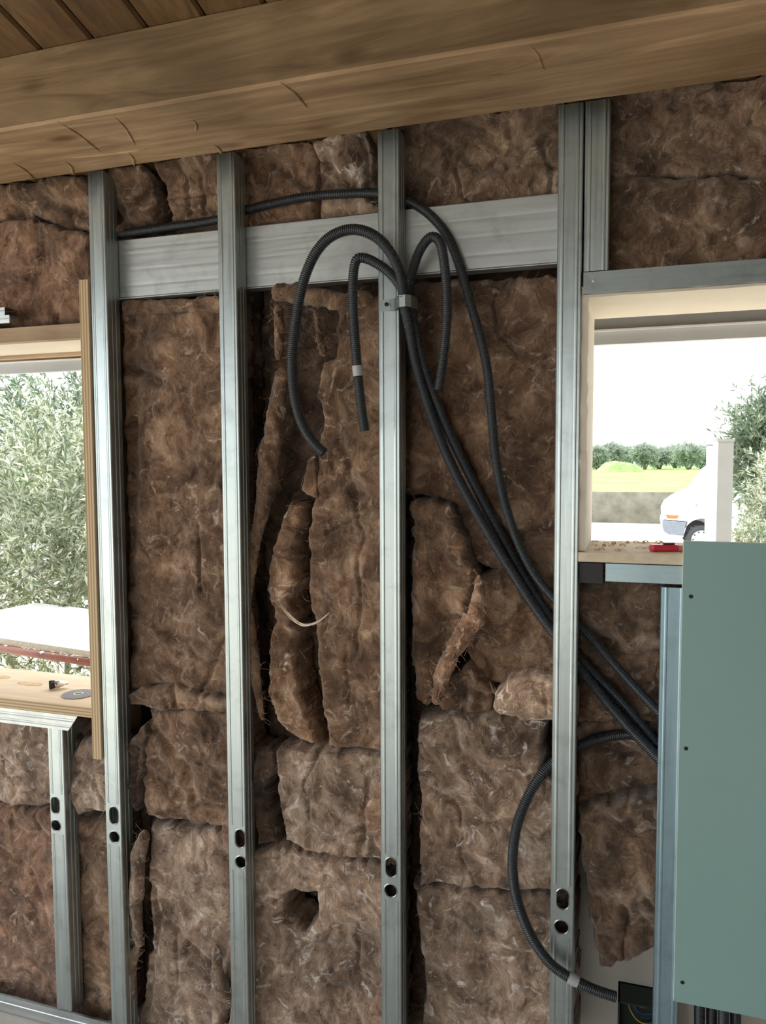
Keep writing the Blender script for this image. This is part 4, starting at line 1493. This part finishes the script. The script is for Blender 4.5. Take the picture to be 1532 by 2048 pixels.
bush('olive_bush', 'silvery olive bush filling the left window', 'bush', (-3.3, 2.1, GZ), (-3.15, 2.05, 1.06), (1.0, .62, .78), 1500, 22, .062, 'leaf', 5, .035)
bush('green_tree', 'hazy green tree far behind the olive bush in the left window', 'tree', (-11.5, 12.5, GZ), (-11.2, 12.5, 1.9), (3.2, 1.8, 1.75), 700, 22, .20, 'leaf2', 8, .12, None, .8)
tc = P(1550, 905, 12.5)
bush('dark_tree', 'tall dark green tree at the right edge behind the gate pillar', 'tree', (tc[0], 12.5, GZ), (tc[0], 12.5, 1.75), (.62, .7, .92), 900, 22, .13, 'leaf2', 11, .08, None, .45)
tc = P(1545, 1000, 8.0)
bush('olive_shrub', 'pale leafy olive shrub at the right edge of the right window', 'bush', (tc[0], 8.0, GZ), (tc[0], 8.0, .85), (.22, .35, .85), 420, 18, .075, 'leaf', 14, .04, None, .22)
tc = P(1510, 1060, 6.6)
bush('low_shrub', 'low grey-green shrub at the foot of the gate pillar', 'bush', (tc[0], 6.6, GZ), (tc[0], 6.6, .62), (.20, .3, .32), 260, 18, .07, 'leaf', 17, .03, None, .16)

# far trees at the back of the field
far = [(1196, 897, 15), (1222, 888, 22), (1256, 893, 26), (1290, 890, 20), (1320, 898, 24), (1352, 892, 22), (1378, 889, 24), (1404, 896, 18), (1425, 890, 20), (1168, 893, 22)]
order = sorted(range(len(far)), key=lambda i: far[i][0])
word = ['first', 'second', 'third', 'fourth', 'fifth', 'sixth', 'seventh', 'eighth', 'ninth', 'tenth']
for rank, i in enumerate(order):
    x, ytop, hw = far[i]
    Y = 96 + 7 * (i % 3)
    top = P(x, ytop, Y)
    w = hw * (Y + 1.7) / FPX
    z0 = .55
    hh = top[2] - z0
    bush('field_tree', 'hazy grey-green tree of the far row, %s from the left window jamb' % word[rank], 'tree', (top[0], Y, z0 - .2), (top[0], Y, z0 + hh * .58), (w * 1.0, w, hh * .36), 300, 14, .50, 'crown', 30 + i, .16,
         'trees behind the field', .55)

# gate pillar: square shaft turned towards the road, and a slimmer white neighbour
c = P(1440, 1000, 5.0)
gp = empty('gate_pillar', (c[0], c[1], GZ))
tag(gp, 'tall square white-rendered gate pillar outside the right window', 'pillar')
topz = P(1440, 884, 5.0)[2]
aa = math.radians(38)


def rbox(b, cx, cy, hw, hd, z0, z1, a):
    ps = [(cx + x * math.cos(a) - y * math.sin(a), cy + x * math.sin(a) + y * math.cos(a)) for x, y in ((-hw, -hd), (hw, -hd), (hw, hd), (-hw, hd))]
    return b.prism(ps, 'z', z0, z1)


c = P(1446, 1000, 5.0)
rbox(MB(), c[0], c[1], .058, .062, GZ, topz, math.radians(4)).build('shaft', 'postwhite', gp)
rbox(MB(), c[0], c[1], .064, .068, topz, topz + .022, math.radians(4)).build('cap', 'postwhite', gp)
c2_ = P(1422, 1000, 4.6)
tz2 = P(1422, 884, 4.6)[2]
g2 = empty('gate_post', (c2_[0], c2_[1], GZ))
tag(g2, 'slim white gate post just left of the gate pillar', 'post')
rbox(MB(), c2_[0], c2_[1], .037, .037, GZ, tz2, 0).build('shaft', 'white', g2)
rbox(MB(), c2_[0] - .02, c2_[1], .022, .045, tz2 - .03, tz2 - .02, 0).build('hinge_plate', 'bumper', g2)

# ------------------------------------------------------------------ van
VY = 17.1                      # side facing the house
vx = P(1326, 1040, VY)[0]
sc = (VY + 1.7) / 19.7


def vz(py):
    return P(1380, py, VY)[2]


def vxp(px):
    return P(px, 1040, VY)[0]


van = empty('van', (vx + 2.4, VY + .95, GZ + .02))
tag(van, 'white van parked on the road behind the gate pillar', 'van')
gz = GZ + .02
wheel_c = (vxp(1404), vz(1073))
wr = .33
H = vz(928)
prof = [(vxp(1328), vz(1040)), (vxp(1327), vz(1022)), (vxp(1334), vz(1008)), (vxp(1350), vz(996)), (vxp(1370), vz(986)), (vxp(1384), vz(981)), (vxp(1398), vz(962)), (vxp(1416), vz(938)), (vxp(1428), vz(929)), (vxp(1450), H),
        (vxp(1328) + 5.0, H), (vxp(1328) + 5.1, H - .1), (vxp(1328) + 5.1, vz(1068)), (vxp(1440) + .25, vz(1068))]
# wheel arch
arch = [(wheel_c[0] + .42 * math.cos(t), wheel_c[1] + .42 * math.sin(t)) for t in np.linspace(-.05, math.pi + .05, 14)]
prof += arch + [(vxp(1374), vz(1043))]
n = len(prof)
W_ = 1.9
# body with slightly rounded sides: three sections across
zmid = (H + vz(1068)) / 2


def sec(y, k):
    cx = vx + 2.5
    out = []
    for x, z in prof:
        t = max(0, (z - vz(985)) / (H - vz(985)))
        out.append((cx + (x - cx) * (1 - .012 * k), y + (0.0), z - .02 * k * (1 if z > zmid else 0)))
    return out


secs = [(VY + .05, 1.0), (VY, 0.35), (VY + .02, 0), (VY + W_ - .02, 0), (VY + W_, .35), (VY + W_ - .05, 1)]
secs = [(VY + .0, 1.0), (VY + .06, 0.0), (VY + W_ - .06, 0.0), (VY + W_, 1.0)]
vs = sum([sec(*s) for s in secs], [])
fs = []
for r in range(len(secs) - 1):
    for i in range(n):
        k = (i + 1) % n
        fs.append((r * n + i, r * n + k, (r + 1) * n + k, (r + 1) * n + i))
fs += [tuple(range(n)), tuple(range(len(vs) - 1, len(vs) - 1 - n, -1))]
body = MB().add(vs, fs).build('body', 'carpaint', van)
# bumper
bp = [(vxp(1326), vz(1041)), (vxp(1325), vz(1052)), (vxp(1328), vz(1064)), (vxp(1338), vz(1070)), (vxp(1368), vz(1072)), (vxp(1369), vz(1060)), (vxp(1373), vz(1044))]
MB().prism(bp, 'y', VY - .012, VY + W_ + .012).build('bumper', 'bumper', van)
hl = [(vxp(1331), vz(1030.5)), (vxp(1358), vz(1031.5)), (vxp(1354), vz(1038)), (vxp(1335), vz(1037.5))]
MB().prism(hl, 'y', VY - .012, VY + .05).build('indicator', 'orange', van)
MB().prism([(vxp(1390), vz(1009)), (vxp(1395), vz(1009)), (vxp(1395), vz(1011)), (vxp(1390), vz(1011))], 'y', VY - .01, VY + .02).build('side_lamp', 'bumper', van)
# windows and windscreen
for poly in ([(vxp(1424), vz(984)), (vxp(1430), vz(944)), (vxp(1440), vz(937)), (vxp(1479), vz(937)), (vxp(1479), vz(981)), (vxp(1440), vz(984))],):
    MB().prism(poly, 'y', VY - .006, VY + .004).build('side_window', 'glass', van)
fr_ = MB()
fr_.box(vxp(1478), vxp(1532), VY - .008, VY + .01, vz(988), vz(934)).build('rear_pillar', 'bumper', van)
MB().prism([(vxp(1422), vz(990)), (vxp(1440), vz(986)), (vxp(1480), vz(983)), (vxp(1480), vz(986)), (vxp(1440), vz(989)), (vxp(1424), vz(993))], 'y', VY - .008, VY + .01).build('window_seal', 'bumper', van)
ws = [(vxp(1386), vz(979.5)), (vxp(1400), vz(961)), (vxp(1417), vz(938.5))]
b = MB()
vs = []
for x, z in ws:
    vs += [(x - .012, VY + .16, z + .012), (x - .012, VY + W_ - .16, z + .012), (x + .03, VY + W_ - .16, z - .01), (x + .03, VY + .16, z - .01)]
fs = [(i * 4 + j, i * 4 + (j + 1) % 4, i * 4 + 4 + (j + 1) % 4, i * 4 + 4 + j) for i in range(2) for j in range(4)] + [(0, 1, 2, 3), (8, 9, 10, 11)]
b.add(vs, fs).build('windscreen', 'glass', van)
mi = P(1410, 992, VY - .12)
MB().tube([mi, mi + np.array([.02, 0, 0]), mi + np.array([.09, 0, 0])], [.06, .10, .09], 10).build('mirror', 'bumper', van)


def wheel(cx, cy, cz, sgn):
    t = MB()
    N = 28
    pr = [(wr * .66, 0), (wr * .94, .0), (wr, .03), (wr, .17), (wr * .94, .2), (wr * .66, .2)]
    vs = [(cx + r * math.cos(a), cy + sgn * y, cz + r * math.sin(a)) for a in np.linspace(0, 2 * math.pi, N, endpoint=False) for r, y in pr]
    m = len(pr)
    fs = [(i * m + j, i * m + (j + 1) % m, ((i + 1) % N) * m + (j + 1) % m, ((i + 1) % N) * m + j) for i in range(N) for j in range(m)]
    ty = t.add(vs, fs).build('tyre', 'tyre', van, True)
    pr = [(wr * .67, .005), (wr * .62, .03), (wr * .45, .045), (wr * .3, .035), (wr * .2, .0), (.001, -.004)]
    vs = [(cx + r * math.cos(a), cy + sgn * y, cz + r * math.sin(a)) for a in np.linspace(0, 2 * math.pi, N, endpoint=False) for r, y in pr]
    m = len(pr)
    fs = [(i * m + j, i * m + j + 1, ((i + 1) % N) * m + j + 1, ((i + 1) % N) * m + j) for i in range(N) for j in range(m - 1)]
    rimo = MB().add(vs, fs).build('wheel_rim', 'rim', ty, True)
    for k in range(10):
        a = k / 10 * 2 * math.pi
        q = (cx + wr * .53 * math.cos(a), cy + sgn * .034, cz + wr * .53 * math.sin(a))
        MB().tube([(q[0], q[1] - sgn * .004, q[2]), (q[0], q[1] + sgn * .01, q[2])], .018, 8).build('vent_hole', 'black', ty)


wheel(wheel_c[0], VY + .03, gz + wr, 1)
wheel(wheel_c[0] + 3.2, VY + .03, gz + wr, 1)
wheel(wheel_c[0], VY + W_ - .03, gz + wr, -1)
wheel(wheel_c[0] + 3.2, VY + W_ - .03, gz + wr, -1)

# ------------------------------------------------------------------ trestle rail and white board outside the left window
pL, pR = P(0, 1297, .80), P(183, 1324, .72)
pr_ = (pR - pL) / np.linalg.norm(pR - pL)
zr = (pL[2] + pR[2]) / 2
a0, a1 = pL - pr_ * .55, pR + pr_ * .45
a0[2] = a1[2] = zr
tr = empty('trestle', ((a0[0] + a1[0]) / 2, (a0[1] + a1[1]) / 2, GZ))
tag(tr, 'brown painted tube trestle spattered with white paint outside the left window', 'trestle')
rail = MB().tube([a0, a1], .0165, 16).build('rail', 'brownpipe', tr, True)
for e in (a0, a1):
    for s_ in (-1, 1):
        MB().tube([e + np.array([0, 0, -.01]), np.array([e[0], e[1] + s_ * .28, GZ])], .014, 10).build('leg', 'brownpipe', tr, True)
rs = np.random.RandomState(4)
for px, r in ((7, .010), (47, .004), (85, .008), (88, .006), (110, .003), (135, .006), (146, .006), (54, .003), (160, .003)):
    t = (px + 8) / 190
    q = pL + (pR - pL) * t
    ang_ = rs.uniform(.5, 1.5)
    cz, cy = zr + .0166 * math.sin(ang_), q[1] - .0166 * math.cos(ang_)
    vs = [(q[0], cy - .001 * math.cos(ang_), cz + .001 * math.sin(ang_))]
    for k in range(9):
        a = k / 9 * 2 * math.pi
        rr = r * rs.uniform(.6, 1.2)
        th_ = ang_ + rr * math.sin(a) / .0166
        vs.append((q[0] + rr * math.cos(a), q[1] - .0168 * math.cos(th_), zr + .0168 * math.sin(th_)))
    MB().add(vs, [(0, 1 + k, 1 + (k + 1) % 9) for k in range(9)]).build('paint_spatter', 'white', rail)
perp = np.array([-pr_[1], pr_[0], 0])
zb0 = zr + .0170
b = MB()
cs = [a0 + perp * .004, a1 + perp * .004, a1 + perp * .62, a0 + perp * .62]
b.prism([(q[0], q[1]) for q in cs], 'z', zb0 + .0006, zb0 + .024)
wbo = tag(b.build('white_board', 'chipedge'), 'white-topped board lying on the brown trestle outside the left window', 'board')
MB().prism([(q[0], q[1]) for q in cs], 'z', zb0 + .0241, zb0 + .0255).build('white_face', 'whiteboard', wbo)
# grass and weeds below the rail
bush('low_weeds', 'low weeds with pale flecks below the brown rail in the left window', 'plant', (-3.2, 2.6, GZ), (-3.1, 2.6, -.25), (1.6, .9, .32), 420, 16, .07, 'leaf', 41, .012, None, .25)
